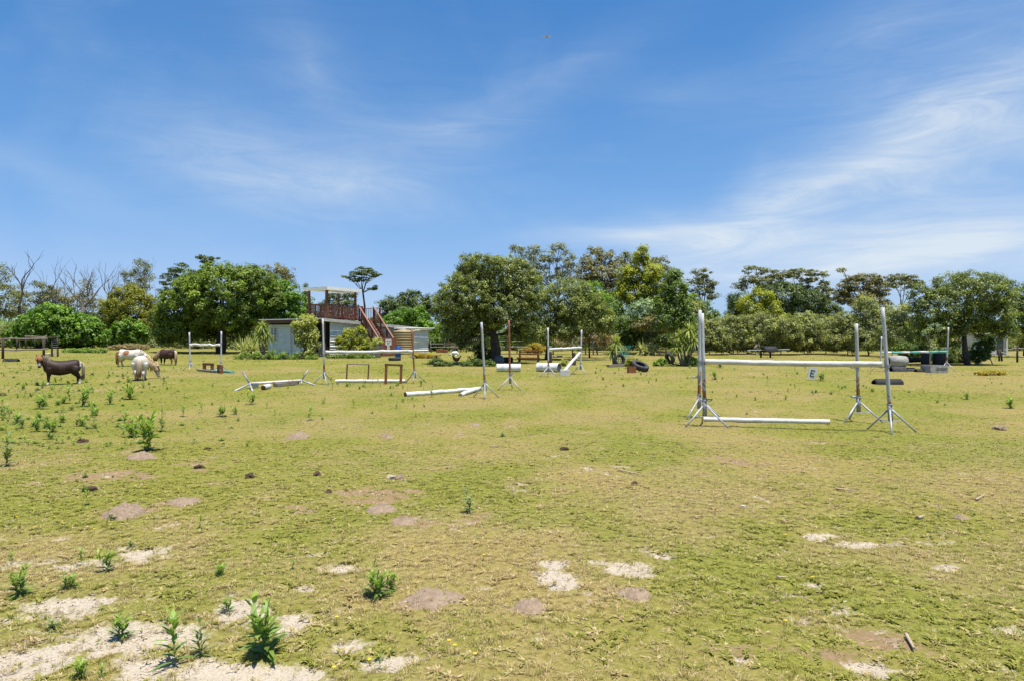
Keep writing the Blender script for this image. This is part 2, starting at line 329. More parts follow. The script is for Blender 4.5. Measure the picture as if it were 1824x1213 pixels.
# ------------------------------------------------------------------ ground sheet
def build_field():
    def axis(fine0, fine1, step, lim0, lim1, grow):
        a = list(np.arange(fine0, fine1, step)); s = step; p = a[-1]
        while p < lim1: s *= grow; p += s; a.append(p)
        s = step; p = a[0]; left = []
        while p > lim0: s *= grow; p -= s; left.append(p)
        return np.array(left[::-1] + a)
    xs = axis(-5.5, 5.5, .06, -900, 900, 1.032); ys = axis(3.0, 9.0, .055, -300, 1500, 1.024)
    X, Y = np.meshgrid(xs, ys); x = X.ravel(); y = Y.ravel()
    sand, soil, dry = masks(x, y)
    z = gz(x, y) - .022 * sand * (y < 14) + .03 * (fbm(x * 5 + 2, y * 5, 4) - .5) * np.maximum(sand, soil) * (y < 14) + .02 * (fbm(x * 9, y * 9, 3) - .5) * np.clip(1.5 - y / 9, 0, 1)
    nx, ny = len(xs), len(ys)
    i = np.arange((nx - 1) * (ny - 1)); r = i // (nx - 1); c = i % (nx - 1); b = r * nx + c
    Q = np.stack([b, b + 1, b + nx + 1, b + nx], 1)
    m, nt, o = new_mat('turf'); L = nt.links; N = nt.nodes
    def attr(n):
        a = N.new('ShaderNodeAttribute'); a.attribute_name = n; return a.outputs['Fac']
    def mix(f, a, b):
        k = N.new('ShaderNodeMix'); k.data_type = 'RGBA'
        for sck, v in ((0, f), (6, a), (7, b)):
            if isinstance(v, tuple): k.inputs[sck].default_value = (*v, 1)
            elif isinstance(v, float): k.inputs[sck].default_value = v
            else: L.new(v, k.inputs[sck])
        return k.outputs[2]
    f1 = _noise(nt, 26, 8, rough=.75); f2 = _noise(nt, 3.2, 6, rough=.65); f3 = _noise(nt, .35, 5, rough=.6); f4 = _noise(nt, 90, 4, rough=.7); f5 = _noise(nt, 44, 6, rough=.7)
    green = _ramp(nt, f5, [(.30, (0.108, 0.113, 0.017)), (.5, (0.186, 0.186, 0.032)), (.68, (0.260, 0.238, 0.055))])
    straw = _ramp(nt, f1, [(.30, (0.154, 0.117, 0.037)), (.52, (0.270, 0.212, 0.075)), (.7, (0.372, 0.295, 0.122))])
    ad = N.new('ShaderNodeMath'); ad.operation = 'MULTIPLY_ADD'; L.new(f2, ad.inputs[0]); ad.inputs[1].default_value = .9; ad.inputs[2].default_value = -.57
    ad2 = N.new('ShaderNodeMath'); ad2.operation = 'ADD'; L.new(ad.outputs[0], ad2.inputs[0]); L.new(attr('dry'), ad2.inputs[1])
    for fx, kx in ((f1, 1.1), (f4, .9)):                       # straw and green mixed blade by blade
        sb_ = N.new('ShaderNodeMath'); sb_.operation = 'MULTIPLY_ADD'; L.new(fx, sb_.inputs[0]); sb_.inputs[1].default_value = kx; sb_.inputs[2].default_value = -kx / 2
        a3 = N.new('ShaderNodeMath'); a3.operation = 'ADD'; L.new(sb_.outputs[0], a3.inputs[0]); L.new(ad2.outputs[0], a3.inputs[1]); ad2 = a3
    dryf = _ramp(nt, ad2.outputs[0], [(.12, (.0, .0, .0)), (.95, (.88, .88, .88))])
    c = mix(dryf, green, straw)
    big = _ramp(nt, f3, [(.35, (.90, .96, .88)), (.65, (1.06, 1.02, 1.0))])
    k = N.new('ShaderNodeMix'); k.data_type = 'RGBA'; k.blend_type = 'MULTIPLY'; k.inputs[0].default_value = 1; L.new(c, k.inputs[6]); L.new(big, k.inputs[7]); c = k.outputs[2]
    soilc = _ramp(nt, f1, [(.3, (0.160, 0.100, 0.056)), (.7, (0.340, 0.223, 0.135))])
    def ragged(at, lo, wd):                                   # fine ragged edge for bare patches
        m1 = N.new('ShaderNodeMath'); m1.operation = 'MULTIPLY_ADD'; L.new(f1, m1.inputs[0]); m1.inputs[1].default_value = 2.2; L.new(at, m1.inputs[2])
        m2 = N.new('ShaderNodeMath'); m2.operation = 'MULTIPLY_ADD'; L.new(f4, m2.inputs[0]); m2.inputs[1].default_value = .8; L.new(m1.outputs[0], m2.inputs[2])
        r_ = N.new('ShaderNodeMapRange'); L.new(m2.outputs[0], r_.inputs[0]); r_.inputs[1].default_value = lo; r_.inputs[2].default_value = lo + wd; return r_.outputs[0]
    c = mix(ragged(attr('soil'), 1.78, .55), c, soilc)
    sandc = _ramp(nt, f4, [(.28, (0.244, 0.191, 0.131)), (.48, (0.429, 0.360, 0.269)), (.75, (0.548, 0.482, 0.386))])
    c = mix(ragged(attr('sand'), 1.80, .45), c, sandc)
    p = N.new('ShaderNodeBsdfPrincipled'); p.inputs['Roughness'].default_value = .95; p.inputs['Specular IOR Level'].default_value = .1
    L.new(c, p.inputs['Base Color'])
    b1 = N.new('ShaderNodeBump'); b1.inputs['Strength'].default_value = .5; b1.inputs['Distance'].default_value = .025; L.new(f1, b1.inputs['Height'])
    b2 = N.new('ShaderNodeBump'); b2.inputs['Strength'].default_value = .35; b2.inputs['Distance'].default_value = .008; L.new(f4, b2.inputs['Height']); L.new(b1.outputs[0], b2.inputs['Normal'])
    L.new(b2.outputs[0], p.inputs['Normal']); L.new(p.outputs[0], o.inputs[0])
    me = np_mesh('field', np.stack([x, y, z], 1), Q, m)
    for n, v in (('sand', sand), ('soil', soil * .85), ('dry', np.clip(dry + .26 * np.clip(1.5 - y / 9, 0, 1), 0, 1.1))):
        a = me.attributes.new(n, 'FLOAT', 'POINT'); a.data.foreach_set('value', v.astype(np.float32))
    me.polygons.foreach_set('use_smooth', np.ones(len(Q), bool))
    f = link('field', me); f['kind'] = 'structure'
build_field()

# ------------------------------------------------------------------ turf: short grass tufts, instanced
def tuft_mesh(name, seed, blades, h, w, lean, m, broad=False):
    r = random.Random(seed); vs = []; fs = []; tn = []
    for i in range(blades):
        a = r.uniform(0, 6.283); d0 = r.uniform(0, .028); px, py = d0 * math.cos(a), d0 * math.sin(a)
        a2 = a + r.uniform(-.9, .9); hh = h * r.uniform(.5, 1.15); ll = lean * hh * r.uniform(.5, 1.6); ww = w * r.uniform(.7, 1.3) / 2
        dx, dy = math.cos(a2), math.sin(a2); sx, sy = -dy * ww, dx * ww
        b = len(vs)
        mid = .55; mw = 1.5 if broad else .8
        vs += [(px - sx * .5, py - sy * .5, -.01), (px + sx * .5, py + sy * .5, -.01), (px + dx * ll * .4 + sx * mw, py + dy * ll * .4 + sy * mw, hh * mid), (px + dx * ll * .4 - sx * mw, py + dy * ll * .4 - sy * mw, hh * mid), (px + dx * ll, py + dy * ll, hh * (.9 if not broad else .75))]
        fs += [(b, b + 1, b + 2, b + 3), (b + 3, b + 2, b + 4)]; tn += [r.random()] * 5
    me = bpy.data.meshes.new(name); me.from_pydata(vs, [], fs); me.materials.append(m)
    at = me.attributes.new('tone', 'FLOAT', 'POINT'); at.data.foreach_set('value', tn); return me
def build_turf():
    m, nt, o = new_mat('grass_blade'); L = nt.links; N = nt.nodes
    a = N.new('ShaderNodeAttribute'); a.attribute_name = 'dryness'; a.attribute_type = 'INSTANCER'
    t = N.new('ShaderNodeAttribute'); t.attribute_name = 'tone'
    g = _ramp(nt, t.outputs['Fac'], [(0, (0.183, 0.195, 0.027)), (.55, (0.317, 0.320, 0.052)), (1, (0.481, 0.435, 0.108))])
    s = _ramp(nt, t.outputs['Fac'], [(0, (0.310, 0.219, 0.085)), (.5, (0.506, 0.386, 0.174)), (1, (0.657, 0.525, 0.288))])
    add = N.new('ShaderNodeMath'); add.operation = 'MULTIPLY_ADD'; L.new(t.outputs['Fac'], add.inputs[0]); add.inputs[1].default_value = .5; L.new(a.outputs['Fac'], add.inputs[2])
    st = _ramp(nt, add.outputs[0], [(.55, (0, 0, 0)), (1.0, (1, 1, 1))])
    mx = N.new('ShaderNodeMix'); mx.data_type = 'RGBA'; L.new(st, mx.inputs[0]); L.new(g, mx.inputs[6]); L.new(s, mx.inputs[7])
    p = N.new('ShaderNodeBsdfPrincipled'); p.inputs['Roughness'].default_value = .6; p.inputs['Specular IOR Level'].default_value = .25; L.new(mx.outputs[2], p.inputs['Base Color'])
    tr = N.new('ShaderNodeBsdfTranslucent'); L.new(mx.outputs[2], tr.inputs[0]); ms = N.new('ShaderNodeMixShader'); ms.inputs[0].default_value = .3
    L.new(p.outputs[0], ms.inputs[1]); L.new(tr.outputs[0], ms.inputs[2]); L.new(ms.outputs[0], o.inputs[0])
    src = bpy.data.collections.new('grass_sources')
    specs = [(16, .045, .006, .9, False), (18, .035, .007, 1.5, False), (12, .060, .005, .6, False), (14, .030, .014, 1.8, True), (9, .040, .018, 1.5, True), (16, .028, .006, 2.4, False)]
    for i, (n, h, w, le, br) in enumerate(specs):
        src.objects.link(bpy.data.objects.new('tuft_source_%d' % i, tuft_mesh('tuft_%d' % i, 40 + i, n, h, w, le, m, br)))
    lm, lnt, lo_ = new_mat('straw_litter'); lp = lnt.nodes.new('ShaderNodeBsdfPrincipled'); la = lnt.nodes.new('ShaderNodeAttribute'); la.attribute_name = 'tone'; lp.inputs['Roughness'].default_value = .9
    lnt.links.new(_ramp(lnt, la.outputs['Fac'], [(0, (.16, .11, .06)), (.4, (.42, .33, .21)), (1, (.68, .58, .42))]), lp.inputs['Base Color']); lnt.links.new(lp.outputs[0], lo_.inputs[0])
    def litter(i, n, L_, w_, h_):
        q = random.Random(900 + i); mb_v = []; mb_f = []; tn = []
        for k in range(n):
            a = q.uniform(0, 6.28); cx, cy = q.uniform(-.06, .06), q.uniform(-.06, .06); l = L_ * q.uniform(.4, 1.2); w = w_ * q.uniform(.6, 1.4); dx, dy = math.cos(a) * l / 2, math.sin(a) * l / 2; sx, sy = -math.sin(a) * w, math.cos(a) * w; z = h_ * q.uniform(.3, 1); b = len(mb_v)
            mb_v += [(cx - dx - sx, cy - dy - sy, 0), (cx + dx - sx, cy + dy - sy, q.uniform(0, z)), (cx + dx + sx, cy + dy + sy, q.uniform(0, z)), (cx - dx + sx, cy - dy + sy, 0), (cx, cy, z + w)]
            mb_f += [(b, b + 1, b + 4), (b + 1, b + 2, b + 4), (b + 2, b + 3, b + 4), (b + 3, b, b + 4)]; tn += [q.random()] * 5
        me = bpy.data.meshes.new('litter_%d' % i); me.from_pydata(mb_v, [], mb_f); me.materials.append(lm); at_ = me.attributes.new('tone', 'FLOAT', 'POINT'); at_.data.foreach_set('value', tn); return me
    for i, sp_ in enumerate(((7, .07, .0025, .012), (9, .018, .007, .010), (6, .035, .008, .008))):
        src.objects.link(bpy.data.objects.new('tuft_source_%d' % (6 + i), litter(i, *sp_)))
    r = np.random.default_rng(5); PX = []; PY = []; SC = []
    for y0, y1, den in ((2.9, 5.5, 680), (5.5, 8, 500), (8, 11, 340), (11, 15, 200), (15, 22, 80), (22, 34, 26), (34, 60, 6)):
        hw = .80 * y1 + .6; n = int(den * 2 * hw * (y1 - y0)); x = r.uniform(-hw, hw, n); y = r.uniform(y0, y1, n)
        k = np.abs(x) < .80 * y + .6; PX.append(x[k]); PY.append(y[k]); SC.append(np.interp(y[k], [3, 6, 9, 12, 16, 24, 40, 60], [.58, .58, .54, .50, .52, .68, 1.0, 1.3]))
    x = np.concatenate(PX); y = np.concatenate(PY); sc = np.concatenate(SC)
    sand, soil, dry = masks(x, y)
    keep = r.random(len(x)) > np.clip(sand * .90 + soil * .66, 0, 1); lit = ((~keep) & (r.random(len(x)) < .28)) | (keep & (r.random(len(x)) < .06)) & (y < 16); keep |= lit; x, y, sc, dry, sand, lit = x[keep], y[keep], sc[keep], dry[keep], sand[keep], lit[keep]
    z = gz(x, y) - .004
    n = len(x)
    me = bpy.data.meshes.new('turf_points'); me.vertices.add(n); me.vertices.foreach_set('co', np.stack([x, y, z], 1).astype(np.float32).ravel())
    green = dry < .45
    var = np.where(r.random(n) < np.where(green, .28, .08), r.integers(3, 5, n), r.choice([0, 1, 2, 2, 5, 5], n))
    var = np.where(lit, r.integers(6, 9, n), var)
    def at(nm, ty, v):
        a = me.attributes.new(nm, ty, 'POINT'); a.data.foreach_set('value', v)
    at('rotz', 'FLOAT', r.uniform(0, 6.28, n).astype(np.float32)); at('size', 'FLOAT', (sc * r.uniform(.65, 1.3, n) * (1 - .3 * sand)).astype(np.float32))
    at('variant', 'INT', var.astype(np.int32)); at('dryness', 'FLOAT', np.clip(dry * .85 + .07 + r.normal(0, .27, n), 0, 1).astype(np.float32))
    ob = link('grass_turf', me); ob['kind'] = 'stuff'; tag(ob, 'short mixed green and straw coloured turf grass covering the field', 'grass')
    ng = bpy.data.node_groups.new('scatter_turf', 'GeometryNodeTree'); ng.interface.new_socket('Geometry', in_out='INPUT', socket_type='NodeSocketGeometry'); ng.interface.new_socket('Geometry', in_out='OUTPUT', socket_type='NodeSocketGeometry')
    gi = ng.nodes.new('NodeGroupInput'); go = ng.nodes.new('NodeGroupOutput'); ip = ng.nodes.new('GeometryNodeInstanceOnPoints'); ci = ng.nodes.new('GeometryNodeCollectionInfo')
    ci.inputs['Collection'].default_value = src; ci.inputs['Separate Children'].default_value = True; ci.inputs['Reset Children'].default_value = True
    def na(nm, ty):
        k = ng.nodes.new('GeometryNodeInputNamedAttribute'); k.data_type = ty; k.inputs[0].default_value = nm; return k.outputs[0]
    cx = ng.nodes.new('ShaderNodeCombineXYZ'); ng.links.new(na('rotz', 'FLOAT'), cx.inputs[2])
    ng.links.new(gi.outputs[0], ip.inputs['Points']); ng.links.new(ci.outputs[0], ip.inputs['Instance']); ip.inputs['Pick Instance'].default_value = True
    ng.links.new(na('variant', 'INT'), ip.inputs['Instance Index']); ng.links.new(cx.outputs[0], ip.inputs['Rotation']); ng.links.new(na('size', 'FLOAT'), ip.inputs['Scale'])
    ng.links.new(ip.outputs[0], go.inputs[0]); md = ob.modifiers.new('scatter', 'NODES'); md.node_group = ng
build_turf()

# ------------------------------------------------------------------ trees and shrubs
L_FIG = mat_leaf('leaf_fig_green', (0.049, 0.076, 0.013), (0.215, 0.293, 0.044))
L_MILK = mat_leaf('leaf_milkwood', (0.063, 0.082, 0.021), (0.273, 0.313, 0.086), rough=.4)
L_RIGHT = mat_leaf('leaf_right_tree', (0.050, 0.074, 0.017), (0.226, 0.273, 0.071), rough=.42)
L_BRIGHT = mat_leaf('leaf_bright_green', (0.049, 0.097, 0.011), (0.178, 0.306, 0.034))
L_YELLOW = mat_leaf('leaf_yellow_green', (0.116, 0.137, 0.014), (0.414, 0.435, 0.047))
L_YDOME = mat_leaf('leaf_olive_yellow', (0.090, 0.099, 0.010), (0.293, 0.293, 0.029))
L_GUM = mat_leaf('leaf_gum_olive', (0.081, 0.092, 0.033), (0.228, 0.243, 0.088), trans=.2)
L_GUMB = mat_leaf('leaf_gum_brown', (0.096, 0.093, 0.031), (0.254, 0.230, 0.073), trans=.2)
L_GUMG = mat_leaf('leaf_gum_grey', (0.121, 0.135, 0.070), (0.287, 0.305, 0.167), trans=.2)
L_PINE = mat_leaf('leaf_pine', (0.049, 0.078, 0.024), (0.132, 0.178, 0.048), trans=.12)
L_CONE = mat_leaf('leaf_cone_green', (0.061, 0.105, 0.019), (0.190, 0.270, 0.046))
L_OLIVE = mat_leaf('leaf_olive_scrub', (0.106, 0.116, 0.035), (0.310, 0.331, 0.109), trans=.25)
L_SILVER = mat_leaf('leaf_silver_scrub', (0.120, 0.140, 0.044), (0.343, 0.370, 0.132), trans=.25)
L_BROWN = mat_leaf('leaf_dry_brown', (0.203, 0.155, 0.074), (0.414, 0.322, 0.172), trans=.2)
L_GREY = mat_leaf('leaf_blue_grey', (0.176, 0.257, 0.135), (0.356, 0.460, 0.265), trans=.2)
L_DARK = mat_leaf('leaf_dark_shrub', (0.038, 0.065, 0.016), (0.132, 0.190, 0.037))
L_CREEP = mat_leaf('leaf_creeper', (0.170, 0.200, 0.035), (0.500, 0.500, 0.140))
L_WEED = mat_leaf('leaf_weed', (0.090, 0.160, 0.022), (0.280, 0.390, 0.070), trans=.3)
L_ORANGE = mat_leaf('leaf_orange_shrub', (0.280, 0.190, 0.020), (0.500, 0.360, 0.035))
L_CORD = mat_leaf('leaf_cordyline', (0.120, 0.180, 0.025), (0.380, 0.420, 0.090))
L_FLAX = mat_leaf('leaf_dry_flax', (0.200, 0.200, 0.055), (0.500, 0.500, 0.220))

def norm(a): return a / np.maximum(np.linalg.norm(a, axis=1, keepdims=True), 1e-9)
def leaf_quads(r, pos, nrm, L, Wd):
    n = len(pos); t = norm(np.cross(nrm, r.normal(size=(n, 3)))); b = np.cross(nrm, t)
    l = (L * r.uniform(.6, 1.3, n))[:, None]; w = (Wd * r.uniform(.7, 1.3, n))[:, None]
    droop = np.array([0, 0, -1.]) * l * .18
    V = np.stack([pos - t * l * .5, pos + b * w * .5 + nrm * w * .12, pos + t * l * .5 + droop, pos - b * w * .5 + nrm * w * .12], 1).reshape(-1, 3)
    return V, np.arange(n * 4).reshape(n, 4)
def puffs_in(r, lobes, puff, cover):
    """lobes: (centre xyz, radii xyz) -> puff centres on and inside the lobes' skins"""
    C = []; D = []; R = []; own = []
    for k, (c, rad) in enumerate(lobes):
        c = np.array(c); rad = np.array(rad)
        n = max(3, int(cover * 4.2 * rad[0] * rad[2] / puff ** 2)); d = norm(r.normal(size=(n, 3))); q = r.uniform(.45, 1.02, n)[:, None] ** .8
        p = c + d * rad * q
        ok = np.ones(n, bool)
        for j, (c2, r2) in enumerate(lobes):
            if j != k: ok &= (((p - np.array(c2)) / np.array(r2)) ** 2).sum(1) > .42
        ok |= r.random(n) < .12
        C.append(p[ok]); D.append(d[ok]); R.append(puff * r.uniform(.6, 1.35, ok.sum())); own += [k] * int(ok.sum())
    return np.concatenate(C), np.concatenate(D), np.concatenate(R), np.array(own)
def crown_mesh(name, r, lobes, m, leaf, puff, cover=1.0, per=34, flat=.75, aspect=.5, upb=.45, tonemix=.62, zmin=None):
    C, D, R, own = puffs_in(r, lobes, puff, cover)
    if zmin is not None:
        C[:, 2] = np.maximum(C[:, 2], zmin + R * .3)
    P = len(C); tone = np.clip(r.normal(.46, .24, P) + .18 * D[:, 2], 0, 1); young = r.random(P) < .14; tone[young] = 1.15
    n = P * per; d = norm(r.normal(size=(n, 3))); q = r.random(n) ** (1 / 2.1)
    Rr = np.repeat(R, per); off = d * (q * Rr)[:, None]; off[:, 2] *= flat
    pos = np.repeat(C, per, 0) + off
    nrm = norm(d * .55 + np.repeat(D, per, 0) * .45 + np.array([0, 0, upb + .3]) + r.normal(size=(n, 3)) * .45)
    V, Q = leaf_quads(r, pos, nrm, leaf, leaf * aspect)
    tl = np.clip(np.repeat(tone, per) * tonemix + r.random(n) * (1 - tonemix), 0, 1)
    if zmin is not None: V[:, 2] = np.maximum(V[:, 2], zmin - .03)
    return np_mesh(name, V, Q, m, np.repeat(tl, 4)), C, own
def limb(mb, a, b, r0, r1, rnd, n=6, bend=.12, seg=4):
    a = Vector(a); b = Vector(b); L = (b - a).length; pts = []; rad = []
    o = Vector((rnd.uniform(-1, 1), rnd.uniform(-1, 1), rnd.uniform(-.2, .6))) * L * bend
    for i in range(seg + 1):
        t = i / seg; k = math.sin(t * math.pi)
        pts.append(a.lerp(b, t) + o * k + Vector((rnd.uniform(-1, 1), rnd.uniform(-1, 1), rnd.uniform(-1, 1))) * L * .018 * (0 < i < seg)); rad.append(r0 + (r1 - r0) * t)
    mb.tube(pts, rad, n, caps=False); return pts
seedc = [100]; DENS = 1.5; PER = 1.28; LEAF = 1.10; NLEAF = [0]
def tree(name, label, cat, Y, base, lobes, m, leaf=.2, puff=.5, cover=1.0, per=34, trunk=.18, bark=None, flat=.75, aspect=.5, twigs=5, fork=.35, group=None, depth=.85, upb=.45, ground=False, stems=1, twig_r=.02):
    """lobes given as photo (px, py, half width px, half height px) at distance Y, turned into real ellipsoids; base = photo px column of the foot"""
    seedc[0] += 1; r = np.random.default_rng(seedc[0]); rnd = random.Random(seedc[0]); s = Y / F
    bx = (base - CX) * s; root_p = ground_at(bx, Y)
    root = thing(name, label, cat, root_p, 0, group); lob = []
    for px, py, rx, ry in lobes:
        c = W(px, py, Y) - root_p; rxm = rx * s; rym = ry * s
        lob.append(((c.x, float(r.uniform(-.35, .35) * rxm), c.z), (rxm, max(rxm * depth, rym * .8), rym)))
    me, C, own = crown_mesh('crown', r, lob, m, leaf * LEAF, puff, cover * DENS, int(per * PER), flat, aspect, upb, zmin=.05 if ground else None); NLEAF[0] += len(me.polygons)
    trunk *= .62
    link('crown', me, root)
    bark = bark or M_BARK; mb = MB()
    top = max(l[0][2] for l in lob); cxm = sum(l[0][0] * l[1][0] for l in lob) / sum(l[1][0] for l in lob)
    for sidx in range(stems):
        ox = rnd.uniform(-.5, .5) * trunk * 2.2 * (stems > 1); f = Vector((cxm * fork * .5 + ox * 2, rnd.uniform(-.2, .2), top * fork))
        limb(mb, (ox, 0, -.15), f, trunk * 1.25, trunk * .8, rnd, 8, .06)
        for k, (c, rad) in enumerate(lob):
            if stems > 1 and k % stems != sidx: continue
            c = Vector(c); tr = trunk * .62 * min(1, .45 + rad[0] / (lob[0][1][0] + .01) * .5)
            pts = limb(mb, f, c, tr, tr * .45, rnd, 6, .10)
            idx = np.where(own == k)[0]
            if len(idx) and twigs:
                for q in rnd.sample(list(idx), min(twigs, len(idx))): limb(mb, pts[rnd.choice((2, 3, 4))], C[q], tr * .4, twig_r * .5, rnd, 5, .12, 3)
    mb.build('trunk', bark, root, True); return root
def dead_branches(mb, p, d, length, r, rnd, lvl, n=5):
    pts = [Vector(p)]; rad = [r]; d = Vector(d).normalized(); seg = 4
    for i in range(seg):
        d = (d + Vector((rnd.uniform(-.25, .25), rnd.uniform(-.25, .25), rnd.uniform(-.05, .22)))).normalized()
        pts.append(pts[-1] + d * length / seg); rad.append(r * (1 - .42 * (i + 1) / seg))
    mb.tube(pts, rad, n, caps=False)
    if lvl <= 0: return
    for k in range(rnd.choice((2, 3, 3))):
        i = rnd.choice((2, 3, 4)) if k else 4
        nd_ = (d + Vector((rnd.uniform(-1, 1), rnd.uniform(-.8, .8), rnd.uniform(-.1, .6)))).normalized()
        dead_branches(mb, pts[i], nd_, length * rnd.uniform(.55, .8), rad[i] * .76, rnd, lvl - 1, max(4, n - 1))
def dead_tree(label, Y, px, top, bark=M_GREYBARK, r=.16, seed=1, lean=0, lvl=4, group='bare trees on the left skyline'):
    rnd = random.Random(seed); b = ground_at((px - CX) / F * Y, Y); H = CAMZ + (HY - top) / F * Y - b.z
    root = thing('dead_tree', label, 'tree', b, 0, group); mb = MB()
    dead_branches(mb, (0, 0, -.1), (lean, 0, 1), H * .42, r * 1.35, rnd, lvl, 6)
    zs = max(v[2] for v in mb.v); mb.v = [(x * H / zs, y * H / zs, z * H / zs) for x, y, z in mb.v]
    k = len(mb.v); mb.build('trunk', bark, root, True); return root

# --- left background
tree('gum_tree', 'brownish gum tree cut off by the left edge of the photo', 'tree', 95, -8, [(-14, 490, 26, 22), (-8, 525, 30, 30), (8, 545, 26, 25)], L_GUM, .26, .8, .8, trunk=.2)
tree('gum_tree', 'flat-topped olive gum tree around the tall dead tree on the left', 'tree', 100, 60, [(22, 514, 22, 9), (76, 508, 22, 10), (52, 530, 42, 14), (90, 532, 24, 14), (20, 548, 30, 18)], L_GUM, .26, .75, .75, trunk=.22, flat=.5, bark=M_GREYBARK)
tree('gum_tree', 'brownish thin-leaved gum tree left of the yellow-green domed tree', 'tree', 102, 130, [(112, 532, 30, 20), (142, 538, 32, 20), (160, 510, 14, 9), (165, 548, 25, 22), (195, 548, 30, 22)], L_GUMB, .26, .75, .75, trunk=.2, bark=M_GREYBARK)
for px, top, sd, lab, ln, rr in ((37, 443, 11, 'tall dark dead tree with forked crown at the far left', .05, .26), (136, 455, 5, 'dead tree with a thick trunk behind the broad-leaved shrub', -.05, .22), (92, 462, 21, 'thin bare tree next to the tall dark dead tree', .3, .12),
        (198, 462, 23, 'pale bare tree directly left of the yellow-green domed tree', -.05, .13), (216, 470, 27, 'slender dark bare tree above the yellow-green domed tree', .1, .12), (268, 462, 31, 'bare twiggy tree right of the gum above the domed tree', .05, .12)):
    dead_tree(lab, 92, px, top, M_BARK if px in (37, 216) else M_GREYBARK, rr, sd, ln, 4 if px in (37, 136) else 3)
tree('gum_tree', 'small gum tree standing above the yellow-green domed tree', 'tree', 96, 248, [(248, 478, 20, 16), (235, 495, 18, 14), (263, 500, 16, 14), (246, 510, 24, 16)], L_GUM, .26, .7, .7, trunk=.15, bark=M_GREYBARK)
tree('domed_tree', 'dense yellow-green domed tree on the left', 'tree', 80, 232, [(226, 552, 50, 40), (204, 566, 34, 34), (256, 562, 32, 42), (228, 524, 30, 18), (240, 585, 36, 22)], L_YDOME, .2, .5, 1.25, 40, trunk=.25)
tree('broadleaf_shrub', 'wide bright green broad-leaved shrub behind the dark rail fence', 'shrub', 72, 105, [(62, 585, 42, 30), (108, 580, 48, 34), (150, 590, 38, 28), (92, 565, 36, 20), (27, 596, 20, 18), (180, 600, 18, 16), (120, 602, 60, 16)], L_BRIGHT, .27, .5, 1.2, 34, trunk=.1, aspect=.7, ground=True)
tree('broadleaf_shrub', 'smaller bright green shrub below the yellow-green domed tree', 'shrub', 67, 228, [(226, 588, 30, 20), (204, 602, 18, 14), (246, 600, 18, 14)], L_BRIGHT, .25, .45, 1.1, 34, trunk=.07, aspect=.65, ground=True)
tree('pine_tree', 'dark pine with tiered branches left of the big fig tree', 'tree', 100, 310, [(310, 481, 17, 6), (302, 492, 18, 6), (326, 472, 10, 4), (312, 504, 24, 7), (308, 518, 22, 8)], L_PINE, .24, .5, 1.1, 30, trunk=.16, flat=.4, twigs=3)
tree('pine_tree', 'flat pine top just above the big fig tree', 'tree', 100, 366, [(362, 459, 16, 4), (380, 461, 9, 4), (366, 466, 12, 4), (366, 490, 14, 10)], L_PINE, .24, .45, 1.1, 30, trunk=.16, flat=.4, twigs=3)
tree('gum_tree', 'olive-brown gum tree behind the right shoulder of the big fig tree', 'tree', 96, 495, [(490, 480, 24, 12), (514, 488, 14, 11), (474, 492, 18, 12), (505, 505, 26, 16), (497, 535, 20, 26)], L_GUMB, .26, .7, .85, trunk=.16, bark=M_GREYBARK)
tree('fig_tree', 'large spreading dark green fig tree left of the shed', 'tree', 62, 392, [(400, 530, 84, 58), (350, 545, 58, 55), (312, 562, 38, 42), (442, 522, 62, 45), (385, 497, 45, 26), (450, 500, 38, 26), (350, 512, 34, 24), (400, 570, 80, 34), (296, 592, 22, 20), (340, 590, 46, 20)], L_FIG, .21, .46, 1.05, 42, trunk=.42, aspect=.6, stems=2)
tree('fig_tree', 'brighter green round-headed tree directly behind the left end of the shed', 'tree', 66, 505, [(495, 548, 48, 40), (522, 556, 36, 36), (482, 528, 40, 28), (510, 530, 30, 26), (500, 580, 50, 26)], L_BRIGHT, .24, .5, 1.1, 36, trunk=.3, aspect=.6)
tree('conifer', 'tiny far conifer spire left of the lookout roof', 'tree', 150, 545, [(545, 512, 2, 7), (545, 522, 5, 4), (545, 530, 7, 5), (545, 540, 9, 7)], L_PINE, .3, .5, 1.2, 26, trunk=.12, twigs=2)
tree('umbrella_pine', 'tall umbrella pine with bare trunk behind the lookout', 'tree', 96, 647, [(643, 486, 24, 6), (662, 490, 16, 5), (622, 493, 13, 3.5), (650, 480, 15, 4), (634, 499, 15, 3), (662, 515, 9, 3), (671, 512, 7, 2.5), (648, 497, 16, 4)], L_PINE, .22, .42, 1.0, 30, trunk=.24, flat=.35, twigs=5, fork=.7, twig_r=.04)
tree('pine_tree', 'low pine seen through the lookout posts', 'tree', 104, 610, [(598, 530, 20, 9), (626, 524, 14, 8), (612, 541, 26, 11), (580, 545, 16, 10), (600, 560, 40, 16)], L_PINE, .26, .6, 1.1, 32, trunk=.15, flat=.5)
tree('pine_tree', 'dark pine clump right of the stair', 'tree', 86, 725, [(700, 542, 28, 16), (724, 534, 22, 15), (750, 540, 22, 16), (736, 524, 12, 9), (720, 560, 50, 22), (768, 545, 16, 20)], L_PINE, .25, .55, 1.15, 34, trunk=.18, flat=.55)
tree('bright_shrub', 'bright green tall shrub behind the sloping end of the shed', 'shrub', 74, 728, [(722, 572, 40, 24), (752, 588, 26, 24), (700, 578, 24, 18), (742, 562, 26, 16), (770, 600, 18, 18), (680, 580, 30, 18)], L_BRIGHT, .24, .5, 1.1, 34, trunk=.1, ground=True)
tree('scrub', 'low mixed scrub between the shed and the central tree', 'shrub', 72, 800, [(795, 592, 26, 16), (825, 596, 26, 16), (850, 598, 26, 14), (775, 606, 18, 10)], L_CONE, .2, .4, 1.0, 32, trunk=.06, ground=True)
